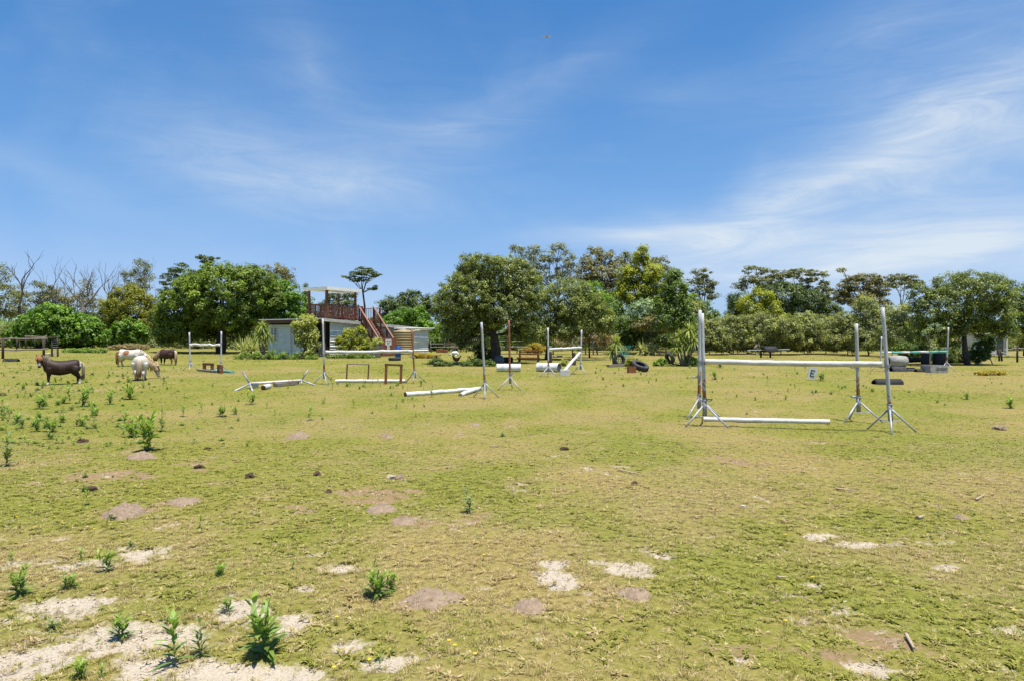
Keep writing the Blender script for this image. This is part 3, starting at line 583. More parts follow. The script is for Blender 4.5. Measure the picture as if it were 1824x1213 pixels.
tree('dry_bush', 'dry brown bush left of the central tree trunk', 'shrub', 66, 820, [(820, 600, 9, 14), (812, 608, 12, 8)], L_BROWN, .18, .28, .9, 30, trunk=.04, bark=M_GREYBARK, ground=True)
# --- centre
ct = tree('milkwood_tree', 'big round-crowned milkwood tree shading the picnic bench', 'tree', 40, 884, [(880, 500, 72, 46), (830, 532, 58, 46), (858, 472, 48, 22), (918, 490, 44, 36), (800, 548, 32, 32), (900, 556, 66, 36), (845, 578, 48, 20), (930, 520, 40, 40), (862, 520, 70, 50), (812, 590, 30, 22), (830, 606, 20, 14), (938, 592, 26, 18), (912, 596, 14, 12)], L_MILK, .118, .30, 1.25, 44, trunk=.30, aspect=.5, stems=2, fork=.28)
tree('milkwood_tree', 'spreading green tree right of the big milkwood', 'tree', 46, 972, [(1000, 538, 46, 40), (1040, 556, 42, 42), (968, 556, 44, 40), (1076, 570, 22, 30), (1010, 586, 46, 22), (1030, 520, 30, 22), (960, 590, 36, 20)], L_MILK, .125, .33, 1.15, 42, trunk=.16, fork=.35)
tree('bright_tree', 'fresh green leafy sapling in front of the gums', 'tree', 50, 1050, [(1050, 522, 28, 26), (1068, 548, 28, 28), (1042, 552, 24, 26), (1082, 572, 18, 18)], L_BRIGHT, .17, .36, .95, 30, trunk=.09)
tree('gum_tree', 'airy grey gum tree rising behind the milkwood, leftmost of the row', 'tree', 85, 938, [(942, 446, 26, 12), (918, 447, 14, 8), (958, 462, 16, 12), (930, 462, 22, 10), (948, 480, 24, 14)], L_GUMG, .24, .6, .7, 30, trunk=.2, bark=M_PALEBARK, flat=.5, twigs=9, fork=.5)
tree('gum_tree', 'greyish drooping gum tree second of the row behind the milkwood', 'tree', 84, 995, [(996, 442, 18, 9), (978, 456, 18, 12), (1008, 462, 22, 18), (990, 480, 30, 18), (1015, 490, 24, 20), (965, 495, 26, 16)], L_GUMG, .24, .62, .8, 30, trunk=.22, bark=M_PALEBARK, flat=.6, twigs=9, fork=.5)
tree('gum_tree', 'brown-tinged gum tree left of the yellow-topped tree', 'tree', 80, 1068, [(1062, 444, 14, 10), (1052, 465, 20, 14), (1078, 462, 20, 16), (1045, 488, 26, 18), (1080, 492, 34, 24), (1105, 480, 20, 16), (1060, 520, 44, 26), (1092, 520, 30, 26)], L_GUMB, .24, .6, .95, 32, trunk=.24, bark=M_PALEBARK, flat=.65, twigs=7, fork=.45)
tree('gum_tree', 'olive gum crown directly behind the yellow-topped tree', 'tree', 82, 1160, [(1108, 460, 16, 10), (1130, 462, 20, 12), (1176, 472, 20, 16), (1188, 492, 16, 20), (1165, 480, 26, 22), (1190, 530, 26, 30)], L_GUM, .24, .6, .95, 32, trunk=.22, bark=M_PALEBARK, flat=.6)
tree('yellow_topped_tree', 'tall tree with bright yellow-green new growth at the centre right', 'tree', 62, 1142, [(1142, 456, 14, 18), (1150, 486, 28, 20), (1122, 492, 22, 18), (1165, 508, 24, 24), (1130, 522, 32, 22), (1150, 545, 34, 24), (1112, 510, 16, 16)], L_YELLOW, .19, .42, 1.15, 40, trunk=.2, upb=.7)
tree('dark_cone_tree', 'dark green cone-shaped tree on a thin bare stem', 'tree', 55, 1201, [(1200, 492, 15, 16), (1203, 518, 26, 20), (1206, 548, 32, 26), (1192, 574, 26, 18), (1220, 572, 24, 18), (1185, 545, 20, 24)], L_CONE, .18, .4, 1.15, 38, trunk=.09, fork=.45)
tree('feathery_bush', 'feathery blue-grey bush between the yellow-topped and dark cone trees', 'shrub', 59, 1150, [(1150, 548, 28, 13), (1135, 560, 20, 12), (1165, 556, 20, 12)], L_GREY, .16, .34, 1.0, 36, trunk=.05, bark=M_PALEBARK)
tree('dry_bush', 'brown drying bush on pale stems under the feathery bush', 'shrub', 58, 1165, [(1158, 575, 24, 14), (1178, 585, 16, 12), (1140, 582, 16, 10)], L_GUMB, .16, .32, .95, 34, trunk=.06, bark=M_PALEBARK, stems=2)
tree('scrub', 'dark green scrub behind the left cordyline', 'shrub', 60, 1110, [(1105, 590, 24, 22), (1128, 600, 22, 18), (1160, 605, 24, 16), (1190, 606, 20, 14)], L_DARK, .17, .35, 1.1, 36, trunk=.06, ground=True)
tree('twiggy_scrub', 'grey-brown twiggy scrub right of the small jump', 'shrub', 58, 1065, [(1060, 592, 28, 18), (1078, 602, 22, 16), (1035, 602, 22, 14), (1005, 606, 24, 12)], L_BROWN, .15, .32, .8, 30, trunk=.05, bark=M_GREYBARK, stems=3, twigs=14, ground=True)
tree('scrub', 'low dark scrub behind the picnic bench', 'shrub', 60, 940, [(925, 598, 24, 16), (950, 602, 22, 14), (900, 604, 22, 12), (975, 608, 18, 9)], L_CONE, .17, .35, 1.0, 34, trunk=.05, ground=True)
tree('gum_tree', 'lone gum tree with layered crown beside the gap of sky', 'tree', 85, 1252, [(1252, 487, 17, 10), (1240, 502, 16, 9), (1262, 508, 16, 10), (1248, 520, 24, 9), (1266, 528, 14, 7), (1236, 530, 14, 8)], L_GUM, .23, .5, .95, 30, trunk=.2, bark=M_GREYBARK, flat=.5, twigs=7, fork=.5)
tree('mixed_tree', 'mid green tree below the lone gum', 'tree', 74, 1250, [(1246, 560, 24, 26), (1262, 575, 28, 26), (1232, 545, 18, 22), (1280, 582, 20, 18)], L_CONE, .2, .45, 1.1, 34, trunk=.12, ground=True)
tree('thicket_tree', 'mid green thicket tree between the gums and the left cordyline', 'tree', 68, 1090, [(1085, 548, 32, 28), (1100, 575, 34, 26), (1070, 575, 28, 24), (1060, 600, 30, 16)], L_CONE, .2, .45, 1.1, 34, trunk=.12, ground=True)
tree('thicket_tree', 'dull green thicket tree right of the dark cone tree', 'tree', 66, 1232, [(1232, 560, 24, 26), (1245, 590, 30, 24), (1222, 598, 22, 18), (1268, 596, 22, 20)], L_OLIVE, .2, .45, 1.1, 34, trunk=.12, ground=True)
tree('thicket_tree', 'dense olive thicket below the yellow-topped tree', 'tree', 66, 1150, [(1140, 580, 30, 22), (1170, 592, 28, 20), (1120, 600, 24, 16)], L_DARK, .2, .42, 1.1, 34, trunk=.1, ground=True)
# --- right background
tree('gum_tree', 'gum tree with flat layered crown right of the gap of sky', 'tree', 86, 1360, [(1346, 481, 22, 7), (1374, 490, 24, 10), (1338, 498, 20, 7), (1392, 492, 18, 10), (1322, 510, 16, 8), (1355, 505, 24, 9), (1385, 512, 26, 14)], L_GUM, .23, .5, 1.0, 32, trunk=.22, bark=M_PALEBARK, flat=.45, twigs=8, fork=.5)
tree('gum_tree', 'open gum tree with two flat leaf tiers above the dark pine', 'tree', 90, 1430, [(1430, 484, 24, 5), (1446, 488, 14, 5), (1414, 492, 12, 6), (1438, 500, 18, 5), (1424, 515, 20, 10), (1446, 520, 16, 10)], L_GUM, .23, .42, 1.0, 30, trunk=.18, bark=M_PALEBARK, flat=.4, twigs=10, fork=.6)
tree('gum_tree', 'small two-tuft gum right of the open gum', 'tree', 92, 1468, [(1468, 489, 8, 5), (1470, 503, 10, 5), (1462, 512, 10, 6), (1474, 525, 18, 12)], L_GUM, .23, .4, 1.0, 28, trunk=.12, bark=M_PALEBARK, flat=.45, fork=.6)
tree('pine_tree', 'dark green pine mass behind the olive scrub', 'tree', 78, 1415, [(1395, 528, 34, 24), (1436, 538, 32, 24), (1374, 520, 20, 14), (1460, 548, 26, 20), (1410, 555, 50, 22), (1480, 555, 24, 20)], L_PINE, .22, .5, 1.15, 36, trunk=.2)
tree('yellow_topped_tree', 'yellow-green bushy tree behind the left part of the olive scrub', 'tree', 68, 1350, [(1352, 530, 24, 18), (1372, 548, 22, 24), (1336, 548, 28, 20), (1390, 572, 18, 16)], L_YELLOW, .19, .42, 1.1, 36, trunk=.14, upb=.6)
tree('dark_cone_tree', 'dark green rounded tree left of the yellow-green bushy one', 'tree', 70, 1318, [(1318, 535, 20, 18), (1312, 555, 24, 20), (1325, 575, 26, 18)], L_DARK, .19, .42, 1.15, 36, trunk=.12)
tree('gum_tree', 'brown-leaved gum tree behind the willowy shrub', 'tree', 84, 1545, [(1502, 482, 8, 3), (1520, 497, 16, 7), (1548, 498, 24, 12), (1508, 508, 20, 8), (1565, 515, 26, 16), (1528, 525, 34, 18), (1500, 530, 18, 14), (1555, 540, 36, 18)], L_GUMB, .23, .5, 1.05, 34, trunk=.22, bark=M_PALEBARK, flat=.55, twigs=7, fork=.5)
tree('gum_tree', 'thin gum crown peeping over the left side of the right-hand tree', 'tree', 90, 1606, [(1590, 496, 14, 6), (1612, 494, 20, 6), (1604, 508, 24, 8), (1630, 505, 14, 8)], L_GUM, .23, .45, 1.0, 30, trunk=.16, bark=M_PALEBARK, flat=.45, fork=.55)
for i, (px, top, w, mm, lab) in enumerate([(1262, 572, 32, L_OLIVE, 'olive scrub bush right beside the tall left jump uprights'), (1305, 562, 32, L_OLIVE, 'second olive scrub bush from the left above the fallen fence'), (1350, 560, 34, L_OLIVE, 'olive scrub bush above the leaning white fence post'),
        (1392, 566, 32, L_OLIVE, 'olive scrub bush behind the upturned black trough'), (1432, 560, 34, L_SILVER, 'silvery scrub bush in the middle of the scrub row'), (1472, 566, 32, L_OLIVE, 'olive scrub bush right of the silvery one'), (1510, 560, 30, L_OLIVE, 'olive scrub bush just left of the shorter rear jump upright')]):
    tree('scrub_bush', lab, 'shrub', 57 + (i % 3) * 2, px, [(px, (top + 14 + 620) / 2 - 16, w, (612 - top) / 2), (px - 12, 606, w * .9, 20), (px + 14, 604, w * .9, 22), (px + 6, top + 22, w * .7, 20)], mm, .17, .34, 1.15, 36, trunk=.06, aspect=.4, ground=True, twigs=6, bark=M_GREYBARK)
tree('willowy_shrub', 'tall pale willowy shrub between the rear and front right uprights', 'shrub', 54, 1548, [(1545, 555, 26, 26), (1556, 590, 34, 32), (1535, 600, 28, 26), (1570, 570, 24, 26)], L_SILVER, .17, .36, 1.15, 36, trunk=.08, aspect=.35, ground=True)
tree('willowy_shrub', 'pale willowy shrub touching the left side of the right-hand tree', 'shrub', 50, 1606, [(1606, 562, 24, 26), (1600, 592, 32, 32), (1625, 595, 24, 30)], L_SILVER, .16, .34, 1.15, 36, trunk=.08, aspect=.35, ground=True)
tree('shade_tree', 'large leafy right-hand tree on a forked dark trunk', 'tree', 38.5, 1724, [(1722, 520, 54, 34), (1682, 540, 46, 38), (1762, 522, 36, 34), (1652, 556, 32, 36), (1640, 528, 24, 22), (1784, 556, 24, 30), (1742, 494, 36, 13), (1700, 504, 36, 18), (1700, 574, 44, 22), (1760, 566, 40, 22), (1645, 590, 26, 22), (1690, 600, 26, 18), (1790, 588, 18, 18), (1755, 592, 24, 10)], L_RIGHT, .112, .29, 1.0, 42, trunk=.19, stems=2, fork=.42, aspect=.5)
tree('shade_tree', 'leafy tree cut off by the right edge of the photo', 'tree', 52, 1826, [(1815, 545, 26, 30), (1835, 530, 30, 30), (1808, 575, 22, 22), (1840, 570, 30, 30)], L_RIGHT, .17, .38, 1.05, 34, trunk=.16)
tree('dark_shrub', 'dark shrub at the foot of the right-hand tree', 'shrub', 39.5, 1768, [(1754, 622, 18, 18), (1762, 608, 10, 14), (1742, 632, 20, 12)], L_DARK, .13, .24, 1.1, 34, trunk=.04, ground=True)
tree('dark_shrub', 'dense dark shrub at the foot of the big milkwood trunk', 'shrub', 40.6, 862, [(858, 622, 12, 22), (870, 632, 14, 14), (846, 640, 16, 8)], L_DARK, .13, .24, 1.1, 34, trunk=.04, ground=True)
tree('scrub', 'green thicket behind the far right fence', 'shrub', 78, 1790, [(1700, 600, 40, 16), (1745, 600, 40, 16), (1790, 602, 36, 14), (1830, 600, 36, 16)], L_YDOME, .22, .5, 1.0, 34, trunk=.06, ground=True)
tree('dark_shrub', 'added low dark thicket in place of tree shade left of the forked trunk', 'shrub', 41, 1690, [(1672, 632, 20, 12), (1700, 634, 20, 14), (1715, 640, 14, 9)], L_DARK, .13, .24, 1.1, 34, trunk=.03, ground=True)  # added: dark leaves stand in for the tree's shade around the drums
tree('dark_shrub', 'added dark shrub in place of tree shade behind the teal-banded jump', 'shrub', 44, 1630, [(1612, 622, 22, 14), (1636, 620, 22, 16)], L_DARK, .14, .26, 1.1, 34, trunk=.03, ground=True)  # added dark backdrop, replaces the shaded ground behind the props
tree('bare_sapling', 'pale bare sapling standing in a concrete block', 'tree', 37.0, 1656, [(1650, 590, 10, 6), (1666, 584, 12, 6), (1658, 578, 12, 4)], L_GREY, .09, .16, .35, 18, trunk=.045, bark=M_PALEBARK, twigs=16, fork=.5)
# far wood closing the horizon: reads as one mass
def undergrowth():
    r = np.random.default_rng(78); lob = []
    for px in np.arange(-40, 1870, 13):
        for Yb in (73, 81):
            Y = Yb + 5 * r.random(); x = (px + r.uniform(-8, 8) - CX) / F * Y; g = float(gz(x, Y)); h = r.uniform(1.5, 2.9) * (.8 if Yb < 80 else 1.15); w = r.uniform(.7, 1.2)
            lob.append(((x, Y, g + h * .40), (w, w * .9, h * .6)))
    me, _, _ = crown_mesh('undergrowth', r, lob, mat_leaf('leaf_undergrowth', (0.068, 0.088, 0.027), (0.230, 0.253, 0.081)), .33, .45, .8, 14); NLEAF[0] += len(me.polygons)
    o = link('undergrowth', me); tag(o, 'continuous band of low tangled scrub along the back of the field', 'undergrowth', kind='stuff')
undergrowth()
def far_wood():
    r = np.random.default_rng(77); lob = []
    for row, (yb, hb) in enumerate(((112, 3.6), (122, 5.0), (135, 6.0))):
        for x in np.arange(-130, 130, 4.0):
            y = yb + 8 * r.random(); h = hb * r.uniform(.75, 1.25); g = float(gz(x, y))
            lob.append(((x + r.uniform(-2, 2), y, g + h * .42), (3.6, 2.8, h * .62)))
    me, _, _ = crown_mesh('far_wood', r, lob, L_CONE, .78, 1.1, .8, 15); NLEAF[0] += len(me.polygons)
    o = link('far_wood', me); tag(o, 'distant strip of mixed green woodland along the horizon', 'woodland', kind='stuff')
far_wood()

# ------------------------------------------------------------------ the shed with its roof-top lookout
U = Vector((.43, .903, 0)).normalized(); V_ = Vector((-.903, .43, 0)).normalized(); OUT = -V_      # along the long wall, along the short wall, out of the long wall
SC = Vector((-14.3, 52.0, 0)); SB = float(gz(-14.3, 52.0)) - .05
def SP(s, t, z): return SC + U * s + V_ * t + Vector((0, 0, SB + z))
M_SHEET = mat('bare_corrugated_sheet', (.78, .78, .75), (.60, .60, .57), 3, .5, .1)
M_SHEETB = mat('pale_blue_painted_boards', (.70, .77, .80), (.56, .63, .66), 4, .6, .15)
M_FASCIA = mat('weathered_white_fascia', (.56, .54, .50), (.34, .32, .29), 6, .8, .3)
M_WHITEROOF = mat('white_sheet_roof', (.85, .85, .81), (.74, .73, .69), 5, .6, .1)
M_DARK = mat('dark_interior', (.012, .011, .010), (.008, .008, .007), 4, .9, 0)
M_GLASS = mat('dark_window_glass', (.05, .06, .065), (.03, .035, .04), 3, .12, 0, spec=.6)
M_FRAME = mat('white_window_frame', (.70, .70, .68), None, 6, .6, .1)
shed = thing('corrugated_shed', 'low corrugated sheet shed carrying a red-brown roof-top deck', 'shed', SP(7, 3, 0))
OFF = Vector(shed.location)
def sp(s, t, z): return SP(s, t, z) - OFF
LEN, WID = 14.4, 6.0
def roofz(s): return 2.92 - .47 * s / LEN
def wall_strips(name, a, b, t_or_s, along, z0, z1f, h, m, gap=.0):
    """horizontal sheets, each a part: a ridged strip with a lapped lower lip"""
    z = z0; k = 0
    while z < z1f(a) - .03:
        zt = z + h; e0, e1 = a, b
        if z1f(b) < zt:                                     # top sheets stop where the roof comes down
            for q in np.linspace(a, b, 60):
                if z1f(q) > z + .05: e1 = q
        mb = MB(); prof = [(.075, 0), (.075, .06), (.010, .30), (.010, .42), (.05, .48), (.05, .54), (.010, .72), (.010, .90), (.03, .96), (.03, 1.01)]
        pts = []
        for q in (e0, e1):
            for d, f in prof:
                zz = min(z + f * h, z1f(q) + .02)
                pts.append(sp(q, -d, zz) if along == 's' else sp(t_or_s - d, q, zz))
        n = len(prof); mb.add(pts, [(i, n + i, n + i + 1, i + 1) for i in range(n - 1)]); mb.build(name, m, shed); z = zt; k += 1
# long right wall, solid core and its sheets
core = MB(); 
core.add([sp(.12, .12, 0), sp(LEN - .1, .12, 0), sp(LEN - .1, WID - .1, 0), sp(.12, WID - .1, 0), sp(.12, .12, 2.86), sp(LEN - .1, .12, roofz(LEN) - .06), sp(LEN - .1, WID - .1, roofz(LEN) - .06), sp(.12, WID - .1, 2.86)], [(0, 1, 2, 3), (4, 5, 6, 7), (0, 1, 5, 4), (1, 2, 6, 5), (2, 3, 7, 6), (3, 0, 4, 7)])
core.build('wall_core', M_DARK, shed)
wall_strips('wall_sheet', .32, LEN, 0, 's', .03, lambda q: roofz(q) - .14, .40, M_SHEET)
wall_strips('end_sheet', .0, WID, LEN, 't', .03, lambda q: roofz(LEN) - .14, .40, M_SHEET)
# short left wall: pale blue boards right up to the doorway
wall_strips('blue_board', 2.25, WID, -.02, 't', .35, lambda q: 2.55, .22, M_SHEETB)
b = MB(); b.beam(sp(-.02, 2.2, .17), sp(-.02, WID, .17), .12, .36); b.build('plinth', M_CONC, shed)
for t0, t1, z0, z1 in ((5.0, 5.72, 1.25, 2.35), (2.75, 3.25, 1.15, 2.25)):
    f = MB()
    f.beam(sp(-.07, t0 - .04, z0), sp(-.07, t1 + .04, z0), .10, .07); f.beam(sp(-.07, t0 - .04, z1), sp(-.07, t1 + .04, z1), .10, .07)
    for t in (t0, (t0 + t1) / 2, t1): f.beam(sp(-.07, t, z0 + .035), sp(-.07, t, z1 - .035), .08, .06, up=U)
    w = f.build('window', M_FRAME, shed)
    for ta, tb in ((t0 + .04, (t0 + t1) / 2 - .04), ((t0 + t1) / 2 + .04, t1 - .04)):
        g = MB(); g.add([sp(-.06, ta, z0 + .03), sp(-.06, tb, z0 + .03), sp(-.06, tb, z1 - .03), sp(-.06, ta, z1 - .03)], [(0, 1, 2, 3)]); g.build('pane', M_GLASS, w)
b = MB(); b.beam(sp(-.16, 3.55, 0), sp(-.16, 3.55, 2.5), .07, .07, up=U); b.build('white_post', M_FRAME, shed)
for t in (.12, 1.0): 
    b = MB(); b.beam(sp(-.10, t, 0), sp(-.10, t, 2.75), .13, .13, up=U); b.build('door_post', M_REDWOOD if t > .5 else M_BROWNWOOD, shed)
b = MB(); b.beam(sp(.05, .56, .02), sp(.05, .56, 2.66), .80, .02, up=U); b.build('doorway', M_DARK, shed)  # near-black sheet: the shade inside the opening is put into its colour
b = MB(); b.beam(sp(-.06, .45, .05), sp(-.06, .45, 1.25), .62, .05, up=U); b.build('half_door', M_GREYWOOD, shed)
# roof slab, fascias, underside
b = MB(); b.add([sp(-.75, -.25, 2.98), sp(LEN + .35, -.25, roofz(LEN) + .06), sp(LEN + .35, WID + .3, roofz(LEN) + .06), sp(-.75, WID + .3, 2.98), sp(-.75, -.25, 2.92), sp(LEN + .35, -.25, roofz(LEN) + .0), sp(LEN + .35, WID + .3, roofz(LEN) + .0), sp(-.75, WID + .3, 2.92)],
    [(0, 1, 2, 3), (4, 5, 6, 7), (0, 1, 5, 4), (1, 2, 6, 5), (2, 3, 7, 6), (3, 0, 4, 7)]); b.build('roof', M_WHITEROOF, shed)
for i in range(6):                                              # long fascia in boards, joints open
    s0 = -.7 + i * 2.55; s1 = min(s0 + 2.52, LEN + .32)
    b = MB(); b.beam(sp(s0, -.29, roofz(s0) - .07), sp(s1, -.29, roofz(s1) - .07), .035, .24); b.build('fascia_board', M_FASCIA, shed)
b = MB(); b.beam(sp(-.68, -.2, 2.78), sp(-.68, WID + .28, 2.78), .10, .26); b.build('verge_beam', M_BROWNWOOD, shed)
b = MB(); b.tube([sp(8.3, -.42, 2.36), sp(11.5, -.42, 2.48), sp(LEN + .5, -.38, 2.52)], .055, 8); b.build('gutter_pipe', M_WHITE2, shed, True)

deck = thing('lookout_deck', 'red-brown timber lookout with white flat canopy on the shed roof', 'lookout', SP(1.6, .8, 3.0)); DOF = Vector(deck.location)
def dp(s, t, z): return SP(s, t, z) - DOF
DZ = 3.06; PT = 1.75; PS = 3.45
for i in range(12):
    b = MB(); t = -.18 + i * .17; b.beam(dp(-.25, t, DZ), dp(6.9, t, DZ), .155, .04); b.build('deck_board', M_REDWOOD, deck)
for s, t, top, w in ((0, 0, 5.22, .17), (0, PT, 5.16, .14), (PS, 0, 5.28, .14), (PS, PT, 5.2, .13)):
    b = MB(); b.beam(dp(s, t, DZ), dp(s, t, top), w, w, up=U); b.build('canopy_post', M_REDWOOD, deck)
b = MB(); b.beam(dp(-.12, -.02, DZ + .02), dp(-.12, -.02, DZ + 1.1), .3, .07, up=U); b.build('corner_panel', M_REDWOOD, deck)
b = MB(); b.add([dp(-.35, -.35, 5.42), dp(PS + .4, -.35, 5.50), dp(PS + .4, PT + .35, 5.50), dp(-.35, PT + .35, 5.42), dp(-.35, -.35, 5.16), dp(PS + .4, -.35, 5.24), dp(PS + .4, PT + .35, 5.24), dp(-.35, PT + .35, 5.16)],
    [(0, 1, 2, 3), (4, 5, 6, 7), (0, 1, 5, 4), (1, 2, 6, 5), (2, 3, 7, 6), (3, 0, 4, 7)]); b.build('canopy', M_WHITEROOF, deck)
def railing(par, conv, a, b, z0, z1, n, mt=M_REDWOOD, post=True, h=1.05):
    a = Vector(a); b = Vector(b)
    r = MB(); r.beam(conv(a, z0 + h), conv(b, z1 + h), .10, .05); r.build('handrail', mt, par)
    r = MB(); r.beam(conv(a, z0 + .12), conv(b, z1 + .12), .05, .07); r.build('bottom_rail', M_REDWOOD, par)
    for i in range(n):
        f = (i + .5) / n; q = a.lerp(b, f); z = z0 + (z1 - z0) * f
        k = MB(); k.beam(conv(q, z + .10), conv(q, z + h - .02), .05, .035, up=U); k.build('baluster', M_REDWOOD, par)
    if post:
        for q, z in ((a, z0), (b, z1)):
            k = MB(); k.beam(conv(q, z - .1), conv(q, z + h + .03), .09, .09, up=U); k.build('rail_post', M_REDWOOD, par)
dcv = lambda q, z: dp(q.x, q.y, z)
railing(deck, dcv, (0, 0), (0, PT), DZ, DZ, 14); railing(deck, dcv, (.1, -.05), (1.8, -.05), DZ, DZ, 12); railing(deck, dcv, (1.8, -.05), (3.45, -.05), DZ, DZ, 12)
railing(deck, dcv, (0.05, PT), (PS, PT), DZ, DZ, 18); railing(deck, dcv, (3.5, -.05), (4.3, -.05), DZ, DZ, 6); railing(deck, dcv, (PS, PT), (6.8, PT), DZ, DZ, 14); railing(deck, dcv, (6.8, PT), (6.8, 0), DZ, DZ, 8)
for s, w in ((1.05, .34), (2.9, .3), (1.5, .16)):
    b = MB(); b.add([dp(s, .25, DZ + .35), dp(s + w, .25, DZ + .35), dp(s + w, .24, DZ + 1.02), dp(s, .24, DZ + 1.02), dp(s, .28, DZ + .35), dp(s + w, .28, DZ + .35), dp(s + w, .27, DZ + 1.02), dp(s, .27, DZ + 1.02)], [(0, 1, 2, 3), (7, 6, 5, 4), (0, 4, 5, 1), (1, 5, 6, 2), (2, 6, 7, 3), (3, 7, 4, 0)])
    b.build('hung_cloth', M_WHITE2, deck)

# outside stair
bl = Vector((-10.45, 53.6, 0)); tl = Vector((-12.62, 55.5, 0)); dirn = (bl - tl).normalized(); pw = Vector((-dirn.y, dirn.x, 0)) * 1.5
stair = thing('timber_stair', 'steep red-brown timber stair leading up to the roof-top lookout', 'stair', ground_at(bl.x, bl.y)); TOF = Vector(stair.location)
gb = float(gz(bl.x, bl.y)); zt = SB + DZ; zb = gb + .1
def tp(f, w, z=0.0):
    q = tl.lerp(bl, f) + pw * w; return Vector((q.x, q.y, zt + (zb - zt) * f + z)) - TOF
for w in (.03, .97, .66):
    b = MB(); b.beam(tp(0, w, -.05), tp(.97, w, -.05), .06, .26); b.build('stringer', M_REDWOOD if w != .66 else M_REDWOOD_L, stair)
for i in range(13):
    f = (i + .6) / 13.4; b = MB(); c = tp(f, 0.04); d = tp(f, .96); b.beam(c + Vector((0, 0, .03)), d + Vector((0, 0, .03)), .24, .045); b.build('tread', M_REDWOOD, stair)
for w in (.0, 1.0):
    b = MB(); b.beam(tp(-.02, w, 1.05), tp(.93, w, 1.05), .14, .07); b.build('handrail', M_REDWOOD_L, stair)
    for f in (.02, .33, .62, .92):
        b = MB(); p = tp(f, w, 1.02); z0 = zb - .1 - TOF.z if f > .3 else p.z - 1.15
        b.beam((p.x, p.y, z0), p, .10, .10, up=U); b.build('stair_post', M_REDWOOD, stair)
    for i in range(16):
        f = .05 + i * .053; b = MB(); b.beam(tp(f, w, .06), tp(f, w, 1.0), .035, .035, up=U); b.build('baluster', M_REDWOOD, stair)
# landing between roof and stair, panel closing the foot of the stair
b = MB(); land = [SP(3.9, -.2, DZ), SP(6.9, -.2, DZ)]; b.add([land[0] - TOF, tp(0, 0), tp(0, 1), land[1] - TOF, land[0] - TOF - Vector((0, 0, .12)), tp(0, 0, -.12), tp(0, 1, -.12), land[1] - TOF - Vector((0, 0, .12))], [(0, 1, 2, 3), (7, 6, 5, 4), (0, 4, 5, 1), (1, 5, 6, 2), (2, 6, 7, 3)]); b.build('landing', M_REDWOOD, stair)
fx = dirn * .12
for i in range(5):
    a = tp(1.0, .0) + fx; c = tp(1.0, 1.0) + fx; z = -.02 + i * .30; b = MB(); b.beam((a.x, a.y, z + .14), (c.x, c.y, z + .14), .05, .285); b.build('front_board', M_REDWOOD, stair)
def fpt(w, z, d=0.0): q = tl.lerp(bl, 1) + pw * w + dirn * (.16 + d); return Vector((q.x, q.y, gb + z))
xr = pw.normalized(); yr = Vector((0, 0, 1)); nr = dirn
def flat_text(body, size, parent, origin, m, xa, ya, na):
    cu = bpy.data.curves.new('lettering', 'FONT'); cu.body = body; cu.size = size; cu.align_x = 'CENTER'; cu.extrude = .002
    tmp = bpy.data.objects.new('tmp', cu); COL.objects.link(tmp); dg = bpy.context.evaluated_depsgraph_get(); me = bpy.data.meshes.new_from_object(tmp.evaluated_get(dg)); bpy.data.objects.remove(tmp)
    me.materials.clear(); me.materials.append(m); o = link('lettering', me, parent)
    R = Matrix((xa, ya, na)).transposed().to_4x4(); o.matrix_local = Matrix.Translation(origin) @ R; return o
sg = thing('notice_board', 'white notice board with two lines of lettering on the foot of the stair', 'sign', fpt(.42, 0.0, .03)); SO = Vector(sg.location)
b = MB(); c = fpt(.42, 1.12, .02) - SO; b.beam(c - xr * .30, c + xr * .30, .02, .46); b.build('board', M_WHITE2, sg)
b = MB(); c2 = fpt(.42, .66, .015) - SO; b.beam(c2 - xr * .15, c2 + xr * .15, .02, .44); b.build('lower_strip', M_FASCIA, sg)
M_INK = mat('black_lettering', (.02, .02, .025), None, 5, .6, 0)
flat_text('JUDGES', .145, sg, fpt(.42, 1.17, .035) - SO, M_INK, xr, yr, nr); flat_text('BOX', .145, sg, fpt(.42, .98, .035) - SO, M_INK, xr, yr, nr)

# tank and bits by the shed
tk = thing('water_tank', 'ribbed beige plastic water tank beside the shed wall', 'tank', ground_at(-9.55, 59.2))
M_TANK = mat('beige_plastic', (.36, .28, .145), (.28, .21, .105), 3, .5, .05)
pr = []
for i in range(9): z = .05 + i * .2; pr += [(.92, z), (.92, z + .11), (.87, z + .13), (.87, z + .18)]
b = MB(); b.lathe([(0, 0), (.9, 0)] + pr + [(.92, 1.86), (.85, 2.0), (.5, 2.12), (.25, 2.14), (.25, 2.2), (0, 2.2)], 28); b.build('body', M_TANK, tk, True)
b = MB(); b.lathe([(.0, 0), (.34, .0), (.36, .05), (.2, .12), (0, .13)], 16, axis=(.15, -.1, 1), origin=(-.45, -.1, 2.1)); b.build('lid', M_RUBBER, tk, True)
b = MB(); b.tube([(.8, -.3, 1.9), (.95, -.3, 2.05), (1.4, .4, 2.1)], .04, 6); b.build('inlet_pipe', M_WHITE2, tk, True)
